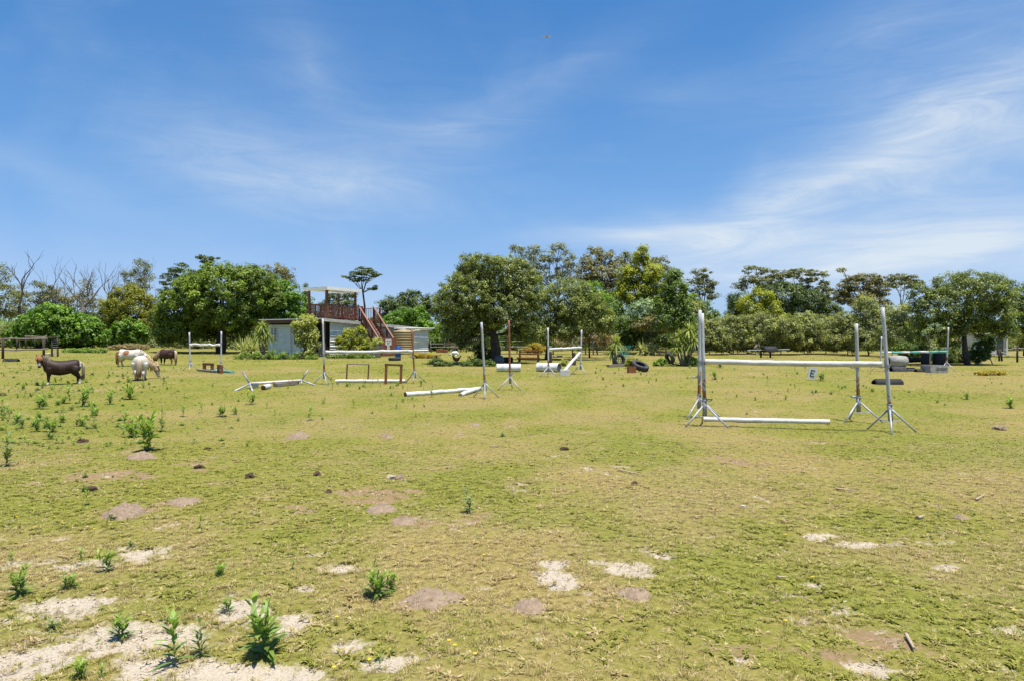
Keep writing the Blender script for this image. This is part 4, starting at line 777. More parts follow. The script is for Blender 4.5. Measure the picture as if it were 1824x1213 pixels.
def drum_h(name, label, cat, p, ang, L, r, m, mend, group=None, tilt=0):
    o = thing(name, label, cat, p, ang, group); b = MB()
    b.lathe([(r, -L / 2), (r + .012, -L / 2 + .02), (r, -L / 2 + .05), (r, -L / 6 - .02), (r + .015, -L / 6), (r, -L / 6 + .02), (r, L / 6 - .02), (r + .015, L / 6), (r, L / 6 + .02), (r, L / 2 - .05), (r + .012, L / 2 - .02), (r, L / 2)], 24, axis=(1, 0, tilt), origin=(0, 0, r * .9)); sh = b.build('shell', m, o, True)
    for sgn in (-1, 1):
        e = MB(); e.lathe([(0, sgn * (L / 2 - .03)), (r - .006, sgn * (L / 2 - .03))], 24, axis=(1, 0, tilt), origin=(0, 0, r * .9)); e.build('end_disc', mend, sh)
    return o
M_NAVY = mat('faded_navy_plastic', (.07, .085, .12), (.045, .055, .08), 5, .5, .05)
M_BLUE = mat('blue_plastic', (.02, .10, .40), (.015, .07, .30), 5, .4, .05)
p = G(709, 637); o = thing('blue_barrel', 'bright blue plastic barrel at the foot of the stair', 'barrel', p); MB().lathe([(0, 0), (.20, 0), (.22, .03), (.22, .35), (.235, .38), (.22, .41), (.22, .8), (.20, .84), (0, .85)], 18).build('body', M_BLUE, o, True); MB().lathe([(.2, 0), (.21, .03), (0, .03)], 18, origin=(0, 0, .85)).build('lid', M_BLUE, o, True)
p = G(672, 637); o = thing('pot_plant', 'small bush in a pale pot left of the stair', 'plant', p); MB().lathe([(0, 0), (.24, 0), (.26, .05), (.30, .75), (.34, .78), (.34, .85), (.28, .85), (.26, .7)], 16).build('pot', M_CONC, o, True)
me, _, _ = crown_mesh('foliage', np.random.default_rng(3), [((0, 0, 1.15), (.42, .42, .34))], L_CREEP, .11, .16, 1.3, 34); link('foliage', me, o)
def tyre(label, p, R=.32, w=.2, rz=0, tilt=0.0, m=None, group=None, roll=0.0, paint=None):
    o = thing('tyre', label, 'tyre', p, 0, group); b = MB(); hw = w / 2; r0 = R * .56
    prof = [(r0, -hw * .75), (R * .7, -hw), (R * .92, -hw * .95), (R, -hw * .7), (R, hw * .7), (R * .92, hw * .95), (R * .7, hw), (r0, hw * .75), (r0 + .02, hw * .5), (R * .9, hw * .6), (R * .9, -hw * .6), (r0 + .02, -hw * .5), (r0, -hw * .75)]
    ax = Vector((math.sin(tilt) * math.cos(rz), math.sin(tilt) * math.sin(rz), math.cos(tilt)))
    low = R * math.sin(tilt) + hw * abs(math.cos(tilt))
    b.lathe(prof, 26, axis=ax, origin=(0, 0, low * .93)); cs = b.build('casing', m or M_RUBBERD, o, True)
    t = MB()
    for i in range(26):
        a = 2 * math.pi * i / 26; e1 = ax.orthogonal().normalized(); e2 = ax.cross(e1); c = Vector((0, 0, low * .93)) + (e1 * math.cos(a) + e2 * math.sin(a)) * (R + .004)
        t.beam(c - ax * hw * .6, c + ax * hw * .6, .02, .012, up=(e1 * math.cos(a) + e2 * math.sin(a)))
    t.build('tread', paint or M_RUBBER, cs); return o
tyre('black tyre lying flat in front of the blue barrel', G(703, 642), .4, .22)

# ------------------------------------------------------------------ jump standards and rails
def standard(label, base, toppx, Y=None, paint=(.50, .50, .48), rust_h=.9, fade=.35, amount=0.0, yaw=0.3, spread=.42, cups=(), legm=None, r=.034, sleeve=True, group='steel jump standards', rust=(.30, .10, .035), pname=None):
    """tubular upright in a tripod foot; base and top given as photo pixels"""
    p = G(*base); H = W(toppx[0], toppx[1], p.y) - p; H.y = random.Random(int(base[0])).uniform(-.04, .04)
    o = thing('jump_standard', label, 'jump standard', p, 0, group)
    m = mat_pipe(pname or ('pipe_%d' % base[0]), paint, rust_h, fade, rust, amount); lm = legm or M_GALVL
    ax = H.normalized(); at = lambda z: ax * (z / ax.z)
    u = MB(); n = 9; rnd = random.Random(int(base[0]) + 5)
    pts = [at(.30) + (at(H.z) - at(.30)) * (i / n) + Vector((rnd.uniform(-1, 1), rnd.uniform(-1, 1), 0)) * .002 for i in range(n + 1)]
    u.tube(pts, r, 12); u.build('upright', m, o, True)
    s = MB(); s.tube([at(.20), at(.50)], r * 1.25, 12); s.tube([at(.485), at(.505)], r * 1.5, 12); s.build('sleeve', M_GALV, o, True)
    feet = []
    for k in range(3):
        a = yaw + k * 2 * math.pi / 3; fx, fy = math.cos(a) * spread, math.sin(a) * spread
        f = Vector((fx, fy, float(gz(p.x + fx, p.y + fy)) - p.z)); st = at(.40) + Vector((math.cos(a), math.sin(a), 0)) * r
        l = MB(); l.tube([st, st.lerp(f, .55), f], .0165, 8); l.build('leg', lm, o, True); feet.append((st, f))
    for k in range(3):
        a = feet[k][0].lerp(feet[k][1], .5); b_ = feet[(k + 1) % 3][0].lerp(feet[(k + 1) % 3][1], .5); l = MB(); l.tube([a, b_], .006, 5); l.build('brace', lm, o, True)
    for z, side in cups:
        c = MB(); q = at(z); c.tube([q - Vector((0, 0, .03)), q + Vector((0, 0, .03))], r * 1.35, 10); d = Vector((math.cos(side), math.sin(side), 0))
        pp = []
        for i in range(7):
            t = math.pi * (i / 6) ; pp.append(q + d * (r + .06 - .055 * math.cos(t)) + Vector((0, 0, .015 - .05 * math.sin(t))))
        for i in range(6): c.beam(pp[i], pp[i + 1], .06, .008, up=d.cross(Vector((0, 0, 1))).cross(pp[i + 1] - pp[i]) if False else Vector((0, 0, 1)))
        c.tube([q + d * .02, q + d * .14], .012, 6); c.build('cup', M_GALV, o)
    return o, p
def rail(name, label, a, b, r0, r1=None, m=None, cat='jump pole', sag=0.0, wob=.012, seed=1, endm=None, group=None, bands=None):
    a = Vector(a); b = Vector(b); rnd = random.Random(seed); mid = (a + b) / 2; o = thing(name, label, cat, mid, 0, group); mb = MB(); n = 14; pts = []; rad = []
    r1 = r1 or r0
    for i in range(n + 1):
        t = i / n; pts.append(a.lerp(b, t) - mid + Vector((0, rnd.uniform(-wob, wob), rnd.uniform(-wob, wob) - sag * math.sin(math.pi * t)))); rad.append((r0 + (r1 - r0) * t) * rnd.uniform(.96, 1.04))
    if bands:
        k = len(bands); e = [0] + [round(n * (i + 1) / k) for i in range(k)]
        for i, bm_ in enumerate(bands): mbb = MB(); mbb.tube(pts[e[i]:e[i + 1] + 1], rad[e[i]:e[i + 1] + 1], 12); mbb.build('band', bm_, o, True)
        return o
    mb.tube(pts, rad, 14, caps=False); sh = mb.build('shaft', m or M_WHITE, o, True)
    for i, q in ((0, 1), (n, -1)):
        e = MB(); d = (pts[min(i + 1, n)] - pts[max(i - 1, 0)]).normalized() * -q; e.lathe([(0, 0.004), (rad[i] * .99, 0.0), (rad[i] * .99, -.01)], 14, axis=d, origin=pts[i]); e.build('end_grain', endm or M_GREYWOOD, sh)
    return o
UP = Vector((0, 0, 1))
# near oxer at the right
PI = math.pi
nl, pnl = standard('near left upright of the front jump, pale with rust low down', (1256, 759), (1250.5, 558.6), rust_h=.85, fade=.5, yaw=PI / 2 - .15, spread=.46, cups=((1.22, -.1), (.52, -.2)), paint=(.52, .53, .53))
bl_, pbl = standard('rear left upright of the front jump, overlapping the near left one', (1245, 744), (1247, 553), rust_h=1.0, fade=.5, yaw=PI / 2 + .2, spread=.46, cups=((1.2, -.1), (.88, 2.8)), paint=(.52, .53, .53))
br_, pbr = standard('short rear right upright of the front jump with peeling rust', (1530, 751), (1523.7, 577), rust_h=.8, fade=.5, amount=.12, yaw=PI / 2 - .05, spread=.44, cups=((1.13, PI), (.52, PI)), paint=(.50, .48, .45))
nr_, pnr = standard('tallest near right upright of the front jump, rust band above its sleeve', (1588, 769), (1572.7, 548), rust_h=.6, fade=.35, yaw=-PI / 2 - .5, spread=.46, cups=((1.19, PI),), paint=(.48, .49, .49))
ra = pnl + Vector((-.02, .0, 1.30)); rb = pnr + Vector((-.13, .0, 1.27)); ra = W(1256, 643.5, pnl.y - .06); rb = W(1571, 648.5, pnr.y - .07)
rail('jump_pole', 'long white top pole of the front jump resting in steel cups', ra, rb, .052, .054, sag=.012, wob=.003, seed=4)
ga = G(1250, 750) + UP * .045; gb_ = G(1478, 755) + UP * .045
rail('jump_pole', 'white pole lying on the grass under the front jump', ga, gb_, .046, .048, m=M_WHITE2, wob=.004, seed=8)
# middle left jump
lj, plj = standard('grey-white left upright of the jump in front of the shed', (578, 684), (574.6, 568.5), rust_h=.8, fade=.35, yaw=-PI / 2 + .45, spread=.42, cups=((1.08, 0),))
rj, prj = standard('rusty brown right upright of the jump in front of the shed', (739.5, 682), (733.3, 587), rust_h=2.6, fade=.4, amount=.6, yaw=-PI / 2, spread=.44, cups=((.98, PI),), legm=M_GALV)
rail('jump_pole', 'crooked white pole across the jump in front of the shed', W(580, 627, plj.y - .05), W(735, 626, prj.y - .05), .058, .062, wob=.02, seed=14)
rail('jump_pole', 'white pole on the grass behind the two small timber frames', G(598, 681) + UP * .06, G(722, 681) + UP * .06, .06, .06, m=M_WHITE2, seed=15, wob=.006)
def frame(label, a, b, top_a, top_b, th, m, mt=None):
    pa, pb = G(*a), G(*b); o = thing('timber_hurdle', label, 'hurdle', (pa + pb) / 2); c = Vector(o.location)
    ta = W(top_a[0], top_a[1], pa.y); tb = W(top_b[0], top_b[1], pb.y)
    for q, t in ((pa, ta), (pb, tb)): k = MB(); k.beam(q - c - UP * .05, t - c, th, th, up=(0, 1, 0)); k.build('post', m, o)
    k = MB(); k.beam(ta - c + (ta - tb).normalized() * th * .5 + UP * th * .45, tb - c + (tb - ta).normalized() * th * .5 + UP * th * .45, th * 1.1, th * .9); k.build('crossbar', mt or m, o); return o
frame('thin brown timber frame with a grey crossbar under the shed jump', (617, 680), (655, 679), (618.5, 649), (657, 650), .045, M_BROWNWOOD, M_GREYWOOD)
frame('stout orange-brown timber frame under the shed jump', (687, 684), (713.5, 683), (688, 651), (715, 652), .085, M_ORWOOD, M_BROWNWOOD)
# two free standards and the poles beside them
standard('weathered grey upright with rusty foot left of the rusted one', (865, 709), (857.7, 574.5), rust_h=.75, fade=.5, paint=(.42, .41, .40), yaw=-PI / 2, spread=.42)
standard('rust-red upright standing alone in front of the white drum', (909, 694), (906.3, 571), rust_h=2.7, fade=.3, amount=.75, yaw=PI / 2 - .15, spread=.44, cups=((.52, 1.0),))
rail('jump_pole', 'long white pole on the grass pointing to the grey upright', G(722, 706) + UP * .06, G(857, 695) + UP * .06, .075, .055, m=M_WHITE2, wob=.01, seed=21, endm=M_BROWNWOOD)
rail('jump_pole', 'short white pole lying askew against the long one', G(820, 706) + UP * .05, G(850, 696.5) + UP * .07, .062, .06, m=M_WHITE2, seed=22)
# left rear jump
standard('left upright of the small jump near the ponies', (339, 661), (337.8, 592.8), rust_h=.2, paint=(.55, .55, .56), yaw=-PI / 2 + .35, spread=.42, cups=((1.35, 0),))
_, pd = standard('right upright of the small jump near the ponies', (393.5, 664), (394.4, 590.7), rust_h=.2, paint=(.52, .53, .55), yaw=-PI / 2 + .6, spread=.44, cups=((1.35, PI),))
rail('jump_pole', 'thin sagging white pole of the small jump near the ponies', W(338, 614, pd.y - .05), W(393, 615, pd.y - .05), .065, .055, wob=.03, seed=31)
frame('low orange-brown timber frame beside the small jump', (364, 661), (378, 661), (364, 650), (378, 650.5), .12, M_ORWOOD, M_BROWNWOOD)
frame('narrow orange-brown timber frame at the foot of the right small-jump upright', (389, 664), (395, 665.5), (389, 652), (395, 652.5), .09, M_ORWOOD)
def plank(label, a, b, w, h, m, lift=.02, name='plank'):
    pa, pb = G(*a), G(*b); o = thing(name, label, 'plank', (pa + pb) / 2); c = Vector(o.location); k = MB(); k.beam(pa - c + UP * (h / 2 + lift), pb - c + UP * (h / 2 + lift), w, h); k.build('board', m, o); return o
M_TEAL = mat('faded_teal_paint', (.14, .46, .40), (.10, .34, .30), 6, .6, .1)
plank('grey weathered plank on the grass under the small jump', (354, 661), (389, 664), .2, .08, M_GREYWOOD)
plank('teal painted plank beside the small jump', (381, 662), (414, 664), .24, .07, M_TEAL)
plank('white painted board behind the small jump', (370, 659), (386, 660), .15, .06, M_WHITE2)
# low cavaletti
cv = thing('cavaletti', 'low rusty-white cavaletti pole on splayed steel legs', 'cavaletti', G(490, 688)); c0 = Vector(cv.location)
ca = W(445, 683, G(446, 691).y); cb = W(537, 677, G(537, 685).y)
m = mat_pipe('pipe_cavaletti', (.66, .60, .52), 9.0, .3, (.42, .17, .06), .0); MATS['pipe_cavaletti'] = m
k = MB(); k.tube([ca - c0, (ca + cb) / 2 - c0, cb - c0], .045, 12); k.build('pole', mat_pipe('pipe_cav2', (.70, .66, .60), -.6, .3, (.40, .16, .05), .36), cv, True)
for hub, ends in ((ca, ((418, 696), (449.5, 696))), (cb, ((561.5, 686), (537, 685.5)))):
    for e in ends: q = G(*e); k = MB(); k.tube([hub - c0, q - c0], .03, 8); k.build('leg', M_GALVL, cv, True)
for hub, e in ((ca, (432, 661)), (cb, (549.5, 658))):
    k = MB(); k.tube([hub - c0, W(e[0], e[1], hub.y + .15) - c0], .03, 8); k.build('raised_leg', M_GALV, cv, True)
k = MB(); k.box(W(454, 686, ca.y) - c0, (.22, .1, .16)); k.build('bracket', M_GALV, cv)
lp = G(471, 694); rail('short_log', 'short pale log lying end-on under the cavaletti', lp + Vector((0, -.1, .085)), lp + Vector((-.05, .6, .085)), .085, .08, M_WHITE, 'log', seed=41, endm=M_BROWNWOOD)
plank('dark grey plank with bolts behind the cavaletti', (490, 689), (529, 685), .2, .10, M_GREYWOOD)
# right rear small jump with leaning pole, drums
standard('left upright of the small jump between the white drums', (977, 671), (976, 584.4), rust_h=.8, fade=.3, paint=(.60, .59, .57), yaw=PI / 2, spread=.42, cups=((1.25, 0),))
_, ph = standard('right upright of the small jump beside the leaning pole', (1034, 666), (1036, 588), rust_h=.2, paint=(.58, .58, .58), yaw=PI / 2 - .6, spread=.42, cups=((1.25, PI), (1.1, PI)))
rail('jump_pole', 'white top pole of the small jump beyond the drums', W(978, 622, ph.y - .06), W(1036, 619.5, ph.y - .06), .055, .05, m=M_WHITE2, seed=51)
q = G(1000, 669); rail('jump_pole', 'white pole leaning from the grass up to the small jump', q + UP * .06, W(1033, 628, ph.y - .12), .075, .06, m=M_WHITE2, seed=52)
o = thing('white_block', 'low white foam block at the foot of the leaning pole', 'block', G(1006, 669)); k = MB()
for i in range(3): k2 = MB(); k2.box((0, .05, .045 + i * .085), (.42 - .02 * i, .3, .078)); k2.build('layer', M_WHITE2, o)
drum_h('white_drum', 'white drum lying side-on behind the rust-red upright', 'drum', G(906, 662), .02, 1.14, .20, M_WHITE2, M_NAVY)
drum_h('white_drum', 'white drum with dark end lying behind the small jump', 'drum', G(977, 662), -.55, 1.15, .22, M_WHITE2, M_NAVY)
# far right jump with teal-banded pole
standard('far right upright in front of the right-hand tree', (1686, 661), (1688.8, 583.6), rust_h=.75, fade=.35, paint=(.56, .56, .55), yaw=-PI / 3, spread=.40, cups=((1.1, PI),))
_, pf = standard('far right upright mostly hidden behind the tall near right one', (1568, 662), (1571, 600), rust_h=.3, paint=(.56, .56, .55), yaw=-PI / 2, spread=.4)
rail('jump_pole', 'teal and white banded pole of the far right jump', W(1571, 628, pf.y), W(1686, 626, pf.y), .055, .05, seed=61, bands=[M_WHITE2, M_TEAL, M_WHITE2, M_TEAL, M_WHITE2, M_TEAL, M_TEAL])

# ------------------------------------------------------------------ odds and ends on the field
def box_thing(name, label, cat, p, size, m, rz=0, parts=None):
    o = thing(name, label, cat, p, rz); k = MB(); k.box((0, 0, size[2] / 2), size); ob = k.build('body', m, o); bv = ob.modifiers.new('b', 'BEVEL'); bv.width = min(size) * .06; bv.segments = 2; return o
es = thing('letter_marker', 'small tilted white arena marker with a black letter E', 'sign', G(1447, 677)); k = MB(); k.box((0, 0, .27), (.34, .035, .46), Matrix.Rotation(.22, 3, 'Y')); k.build('board', M_WHITE2, es)
k = MB(); Rt = Matrix.Rotation(.22, 3, 'Y')
for c, sz in (((-.07, -.022, 0), (.035, .006, .26)), ((.01, -.022, .113), (.15, .006, .035)), ((0, -.022, 0), (.11, .006, .035)), ((.01, -.022, -.113), (.15, .006, .035))): k.box(Vector((0, 0, .27)) + Rt @ Vector(c), sz, Rt)
k.build('letter', M_INK, es)
# picnic bench
pb = thing('picnic_bench', 'reddish-brown timber table with attached benches under the milkwood', 'bench', G(941, 644), .06); 
def pbx(nm, c, sz, m=M_BROWNWOOD): k = MB(); k.box(c, sz); k.build(nm, m, pb)
for y in (-.02, .18, .38): pbx('table_slat', (.08, y + .1, .70), (1.3, .17, .075), M_ORWOOD)
for y in (-.62, -.45): pbx('seat_slat', (-.12, y, .25), (1.3, .15, .09), M_ORWOOD)
for y in (-.32, -.20): pbx('middle_slat', (0, y, .48), (1.3, .12, .08), M_ORWOOD)
for x in (-.52, .66):
    pbx('leg', (x, -.05, .36), (.07, .09, .70)); pbx('leg', (x, .5, .36), (.07, .09, .70)); pbx('leg', (x - .12, -.55, .13), (.07, .22, .26)); pbx('brace', (x, -.1, .24), (.06, 1.05, .07))
for z in (.50, .60): pbx('back_rail', (.08, .53, z), (1.25, .03, .06))
o = thing('sack', 'bulging dark grey sack beside the milkwood trunk', 'sack', G(889, 648)); k = MB(); bm = bmesh.new(); bmesh.ops.create_icosphere(bm, subdivisions=3, radius=1); rr = random.Random(3)
for v in bm.verts: v.co = Vector((v.co.x * .30, v.co.y * .26, max(v.co.z, -.8) * .30 + .22)) * (1 + .10 * math.sin(v.co.x * 9 + v.co.y * 7) * math.cos(v.co.z * 8))
me = bpy.data.meshes.new('sack'); bm.to_mesh(me); bm.free(); me.materials.append(mat('dark_sack', (.11, .12, .135), (.06, .065, .075), 6, .7, .4)); link('bag', me, o)
drum_h('dark_barrel', 'dark brown barrel lying between the sack and the bench', 'barrel', G(905, 645), .3, .55, .17, mat('dark_barrel', (.035, .024, .018), None, 5, .7, .2), M_DARK)
for px, lab, h in ((980, 'dark stump left of the small jump beyond the drums', .75), (1022, 'dark leafy stump seen under the small jump pole', .7)): 
    p = G(px, 650); o = thing('stump', lab, 'stump', p); k = MB(); k.tube([(0, 0, -.05), (.01, 0, h * .5), (.0, .02, h)], [.15, .11, .10], 10, jitter=.1, rnd=random.Random(px)); k.build('trunk', M_BARK, o)
rail('fallen_post', 'pale fallen post on the grass beyond the small jump', G(986, 642) + UP * .25, G(1001, 641) + UP * .25, .07, .06, M_PALEBARK, 'post', seed=71)
# lattice panel, tyre and crate by the left cordyline
M_TEAL2 = mat('sea_green_plastic', (.05, .34, .28), (.035, .25, .21), 6, .5, .1)
pl = G(1105, 650); lat = thing('lattice_chair', 'sea-green lattice panel leaning behind the upright tyre', 'lattice', pl); sk = .28
for i in range(7): x = -.42 + i * .13; k = MB(); k.beam((x, .1 + 0, .0), (x + sk * (1 if i > 2 else .85), .35, 1.12 if i > 2 else .5 + .2 * i), .028, .02); k.build('upright_bar', M_TEAL2, lat)
for j in range(8): z = .08 + j * .14; k = MB(); x0 = -.42 + z * .55; k.beam((x0, .08 + z * .22, z), (.36 + z * .25, .08 + z * .22, z), .02, .028); k.build('cross_bar', M_TEAL2, lat)
tyre('upright tyre with sea-green tread in front of the lattice panel', G(1103, 651), .34, .2, -PI / 2 + .25, PI / 2 - .15, M_RUBBER, paint=M_TEAL2)
tyre('big dark tyre tilted on the grass right of the orange crate', G(1140, 662), .42, .26, -.9, .45, M_RUBBERD)
o = thing('crate', 'small orange-brown wooden crate left of the tilted tyre', 'crate', G(1125, 664), .15)
for i in range(4): k = MB(); k.box((-.12 + i * .08, -.12, .16), (.07, .02, .30)); k.build('slat', M_ORWOOD, o); k = MB(); k.box((-.12 + i * .08, .12, .16), (.07, .02, .30)); k.build('slat', M_ORWOOD, o)
for x in (-.165, .165): k = MB(); k.box((x, 0, .16), (.02, .26, .30)); k.build('side', M_ORWOOD, o)
plank('grey sleeper lying left of the orange crate', (1083, 654), (1118, 652), .18, .12, M_GREYWOOD)
plank('long pale timber lying behind the dry-leaved flax', (1170, 629), (1198, 630), .25, .22, M_GREYWOOD)
plank('white board on the grass behind the tilted tyre', (1131, 648), (1144, 647.5), .2, .06, M_WHITE2)
tyre('half-hidden dark tyre left of the multi-headed cordyline', G(1193, 648), .36, .24, .4, 1.2, M_RUBBERD)
# scattered black troughs
def half_tyre(label, p, L, r, rz=0, m=M_RUBBER, name='rubber_trough'):
    o = thing(name, label, 'trough', p, rz); k = MB(); n = 10; vs = []
    for x in (-L / 2, -L / 2 + .06, L / 2 - .06, L / 2):
        e = .8 if abs(x) > L / 2 - .03 else 1
        for rr_ in (r, r - .03):
            for i in range(n + 1): a = math.pi * i / n; vs.append((x, math.cos(a) * rr_ * e, math.sin(a) * rr_ * e))
    st = 2 * (n + 1); fs = []
    for q in range(3):
        for s_ in (0, n + 1):
            for i in range(n): fs.append((q * st + s_ + i, q * st + s_ + i + 1, (q + 1) * st + s_ + i + 1, (q + 1) * st + s_ + i))
    for q in (0, 3):
        for i in range(n): fs.append((q * st + i, q * st + i + 1, q * st + n + 1 + i + 1, q * st + n + 1 + i))
    k.add(vs, fs); k.build('shell', m, o, True); return o
half_tyre('long black rubber trough behind the tall near right upright', G(1581, 684), 1.0, .2)
half_tyre('black rubber trough at the foot of the dark rail fence', G(20, 644), .9, .2, .08)
half_tyre('grey-black half tyre in front of the concrete pipe', G(1598, 661), .75, .28, .1, M_RUBBERD)
half_tyre('small dark half tyre right of the one by the concrete pipe', G(1621, 661), .45, .18, 0, M_RUBBERD)
half_tyre('flattened dark half tyre left of the concrete block', G(1641, 662), .6, .15, .1, M_RUBBER)
bp = G(1371, 637); half_tyre('upturned black trough in front of the scrub row', bp + UP * .45, 1.0, .4, .05)
k = MB(); o = thing('trestle', 'white plank shelf supporting the black trough by the scrub', 'shelf', bp + Vector((0, .4, 0))); k.beam((-1.5, 0, .55), (1.6, 0, .62), .25, .05); k.build('board', M_WHITE2, o)
for x in (-.5, .2): k = MB(); k.beam((x, 0, 0), (x, 0, .55), .1, .1); k.build('leg', M_BARK, o)
# concrete pipe, logs, drums, bricks, block under the right-hand tree
cp = G(1596, 653); o = thing('concrete_pipe', 'mossy concrete pipe lying open-ended by the far right jump', 'pipe', cp, .15); k = MB(); k.lathe([(.20, -.5), (.30, -.5), (.31, .2), (.28, .55), (.18, .55), (.20, -.5)], 20, axis=(1, 0, 0), origin=(0, 0, .30)); k.build('shell', M_CONC, o, True)
rail('log', 'thick dark log lying right of the concrete pipe', G(1612, 648) + UP * .25, G(1650, 648) + UP * .25, .17, .15, M_BARK, 'log', seed=81, wob=.03)
for px, rr_, lab in ((1648, .22, 'smaller black drum behind the sapling'), (1672, .30, 'larger black drum left of the forked trunk')):
    p = G(px, 650); o = thing('black_drum', lab, 'drum', p); k = MB(); k.lathe([(0, 0), (rr_, 0), (rr_ * 1.02, .05), (rr_, .3), (rr_ * 1.03, .33), (rr_, .36), (rr_, .62), (rr_ * .8, .68), (0, .66)], 18); k.build('shell', M_RUBBER, o, True)
rb_ = random.Random(9); brick = MB(); brick.box((0, 0, .035), (.21, .10, .07)); bme = brick.mesh('brick', mat('red_brick', (.34, .15, .09), (.24, .09, .05), 12, .9, .4))
for i in range(11):
    p = G(1614 + i * 3.7, 651 + rb_.uniform(-1, 1)); o = link('brick', bme, None, p); o.rotation_euler = (0, 0, rb_.uniform(0, 3)); tag(o, 'loose red brick in the row below the dark log', 'brick', 'loose red bricks')
o = thing('concrete_block', 'square hollow concrete block holding the bare sapling', 'block', G(1664, 663), .05)
for nm, c, sz in (('front', (0, -.32, .17), (.85, .08, .34)), ('back', (0, .32, .17), (.85, .08, .34)), ('side', (-.39, 0, .17), (.07, .56, .34)), ('side', (.39, 0, .17), (.07, .56, .34)), ('ledge', (.12, -.37, .25), (.5, .03, .05))): k = MB(); k.box(c, sz); k.build(nm, M_CONC, o)
# rubble and ornaments between shed and milkwood
for px, py, sz, lab in ((783, 628, .42, 'broken terracotta trough left of the white stone heap'), (793, 628, .34, 'upright terracotta slab beside the broken trough')):
    o = thing('terracotta', lab, 'rubble', G(px, py), .3); mt_ = mat('terracotta', (.46, .20, .10), (.33, .13, .065), 8, .85, .3); k = MB(); k.box((0, 0, sz * .4), (sz * 1.6, .08, sz * .8), Matrix.Rotation(.15, 3, 'X')); k.build('slab', mt_, o); k = MB(); k.box((sz * .5, -.1, sz * .25), (.07, .3, sz * .5)); k.build('side', mt_, o)
def rock(name, label, cat, p, sx, sy, sz, m, seed, group=None, sub=2, rough=.28):
    bm = bmesh.new(); bmesh.ops.create_icosphere(bm, subdivisions=sub, radius=1); rr = random.Random(seed)
    for v in bm.verts:
        f = 1 + rr.uniform(-rough, rough); v.co = Vector((v.co.x * sx * f, v.co.y * sy * f, max(v.co.z, -.35) * sz * f + sz * .25))
    me = bpy.data.meshes.new(name); bm.to_mesh(me); bm.free(); me.materials.append(m); o = link(name, me, None, p); o.rotation_euler = (0, 0, rr.uniform(0, 6)); return tag(o, label, cat, group)
rock('stone_heap', 'heap of pale white stone on the grass left of the milkwood', 'stone', G(809, 633), .45, .3, .28, M_WHITE2, 5)
o = thing('garden_table', 'flat grey slab on a post beside the yellow flowers', 'table', G(777, 645)); k = MB(); k.box((0, 0, .42), (.62, .4, .05)); k.build('top', M_GREYWOOD, o); k = MB(); k.tube([(0, 0, 0), (0, 0, .4)], [.09, .07], 8); k.build('post', M_GREYWOOD, o)
o = thing('hen', 'small red-brown hen in the shade left of the milkwood', 'hen', G(814, 648)); hb = MB(); hb.tube([(.20, 0, .42), (.14, 0, .36), (.05, 0, .27), (-.05, 0, .25), (-.15, 0, .30), (-.24, 0, .46), (-.26, 0, .58)], [.02, .05, .11, .13, .10, .05, .015], 12); hb.build('body', mat('hen_feather', (.36, .10, .035), (.20, .05, .02), 14, .8, .3), o, True)
hb = MB(); hb.tube([(.19, 0, .40), (.22, 0, .47), (.27, 0, .46)], [.035, .04, .012], 8); hb.build('head', mat('hen_comb', (.45, .06, .03), None, 8, .7, 0), o, True)
for y in (-.05, .05): hb = MB(); hb.tube([(.0, y, .16), (.01, y, .05), (.04, y, 0)], [.02, .012, .012], 6); hb.build('leg', M_ORWOOD, o)
o = thing('stone_urn', 'pale stone column with flat cap beyond the white stone heap', 'ornament', G(808, 627)); k = MB(); k.lathe([(0, 0), (.26, 0), (.26, .08), (.18, .12), (.2, .5), (.3, .55), (.3, .62), (0, .62)], 14); k.build('column', M_CONC, o, True)
rail('white_branch', 'thin bleached branch lying in the milkwood shade', G(801, 645) + UP * .05, G(808, 651) + UP * .05, .02, .012, M_PALEBARK, 'branch', seed=91)
rail('white_branch', 'bleached forked branch lying right of the hen', G(818, 651) + UP * .04, G(826, 645) + UP * .08, .02, .012, M_PALEBARK, 'branch', seed=92)

# ------------------------------------------------------------------ fences
def fence(name, label, posts, rails, m, mr=None, pr=.07, rr_=.05, wires=(), wm=None):
    b0 = G(posts[0][0], posts[0][1]); o = thing(name, label, 'fence', b0); c = Vector(b0); rnd = random.Random(int(posts[0][0]) + 3); P = []
    for q in posts:
        p = G(q[0], q[1]); t = W(q[2], q[3], p.y); k = MB(); k.tube([p - c - UP * .1, p.lerp(t, .5) - c + Vector((rnd.uniform(-.02, .02), 0, 0)), t - c], [pr, pr * .95, pr * .9], 8); k.build('post', m, o, True); P.append(p)
    Y = sum(p.y for p in P) / len(P)
    for x0, y0, x1, y1 in rails:
        k = MB(); a = W(x0, y0, Y - .1); b = W(x1, y1, Y - .1); n = 6; k.tube([a.lerp(b, i / n) - c + Vector((0, 0, rnd.uniform(-.02, .02))) for i in range(n + 1)], rr_, 8); k.build('rail', mr or m, o, True)
    for x0, y0, x1, y1 in wires:
        k = MB(); k.tube([W(x0, y0, Y - .05) - c, W((x0 + x1) / 2, (y0 + y1) / 2 + .6, Y - .05) - c, W(x1, y1, Y - .05) - c], .014, 5); k.build('wire', wm or M_GALVL, o)
    return o
fence('rail_fence', 'dark creosoted rail fence at the left edge', [(5, 639, 6, 603), (78, 637, 77, 605), (-30, 639, -30, 604)], [(-40, 604.5, 84, 603.5), (-40, 622, 30, 623.5), (26, 623.5, 86, 621.5)], M_DARKWOOD, M_GREYWOOD, .085, .055)
fence('pen_gate', 'dark post pair with wire mesh at the end of the rail fence', [(92, 635, 93, 603), (103, 635, 102, 600)], [(84, 602.5, 104, 601)], M_DARKWOOD, None, .07, .05, [(92, y, 103, y) for y in (606, 610, 614, 618, 622, 626, 630)])
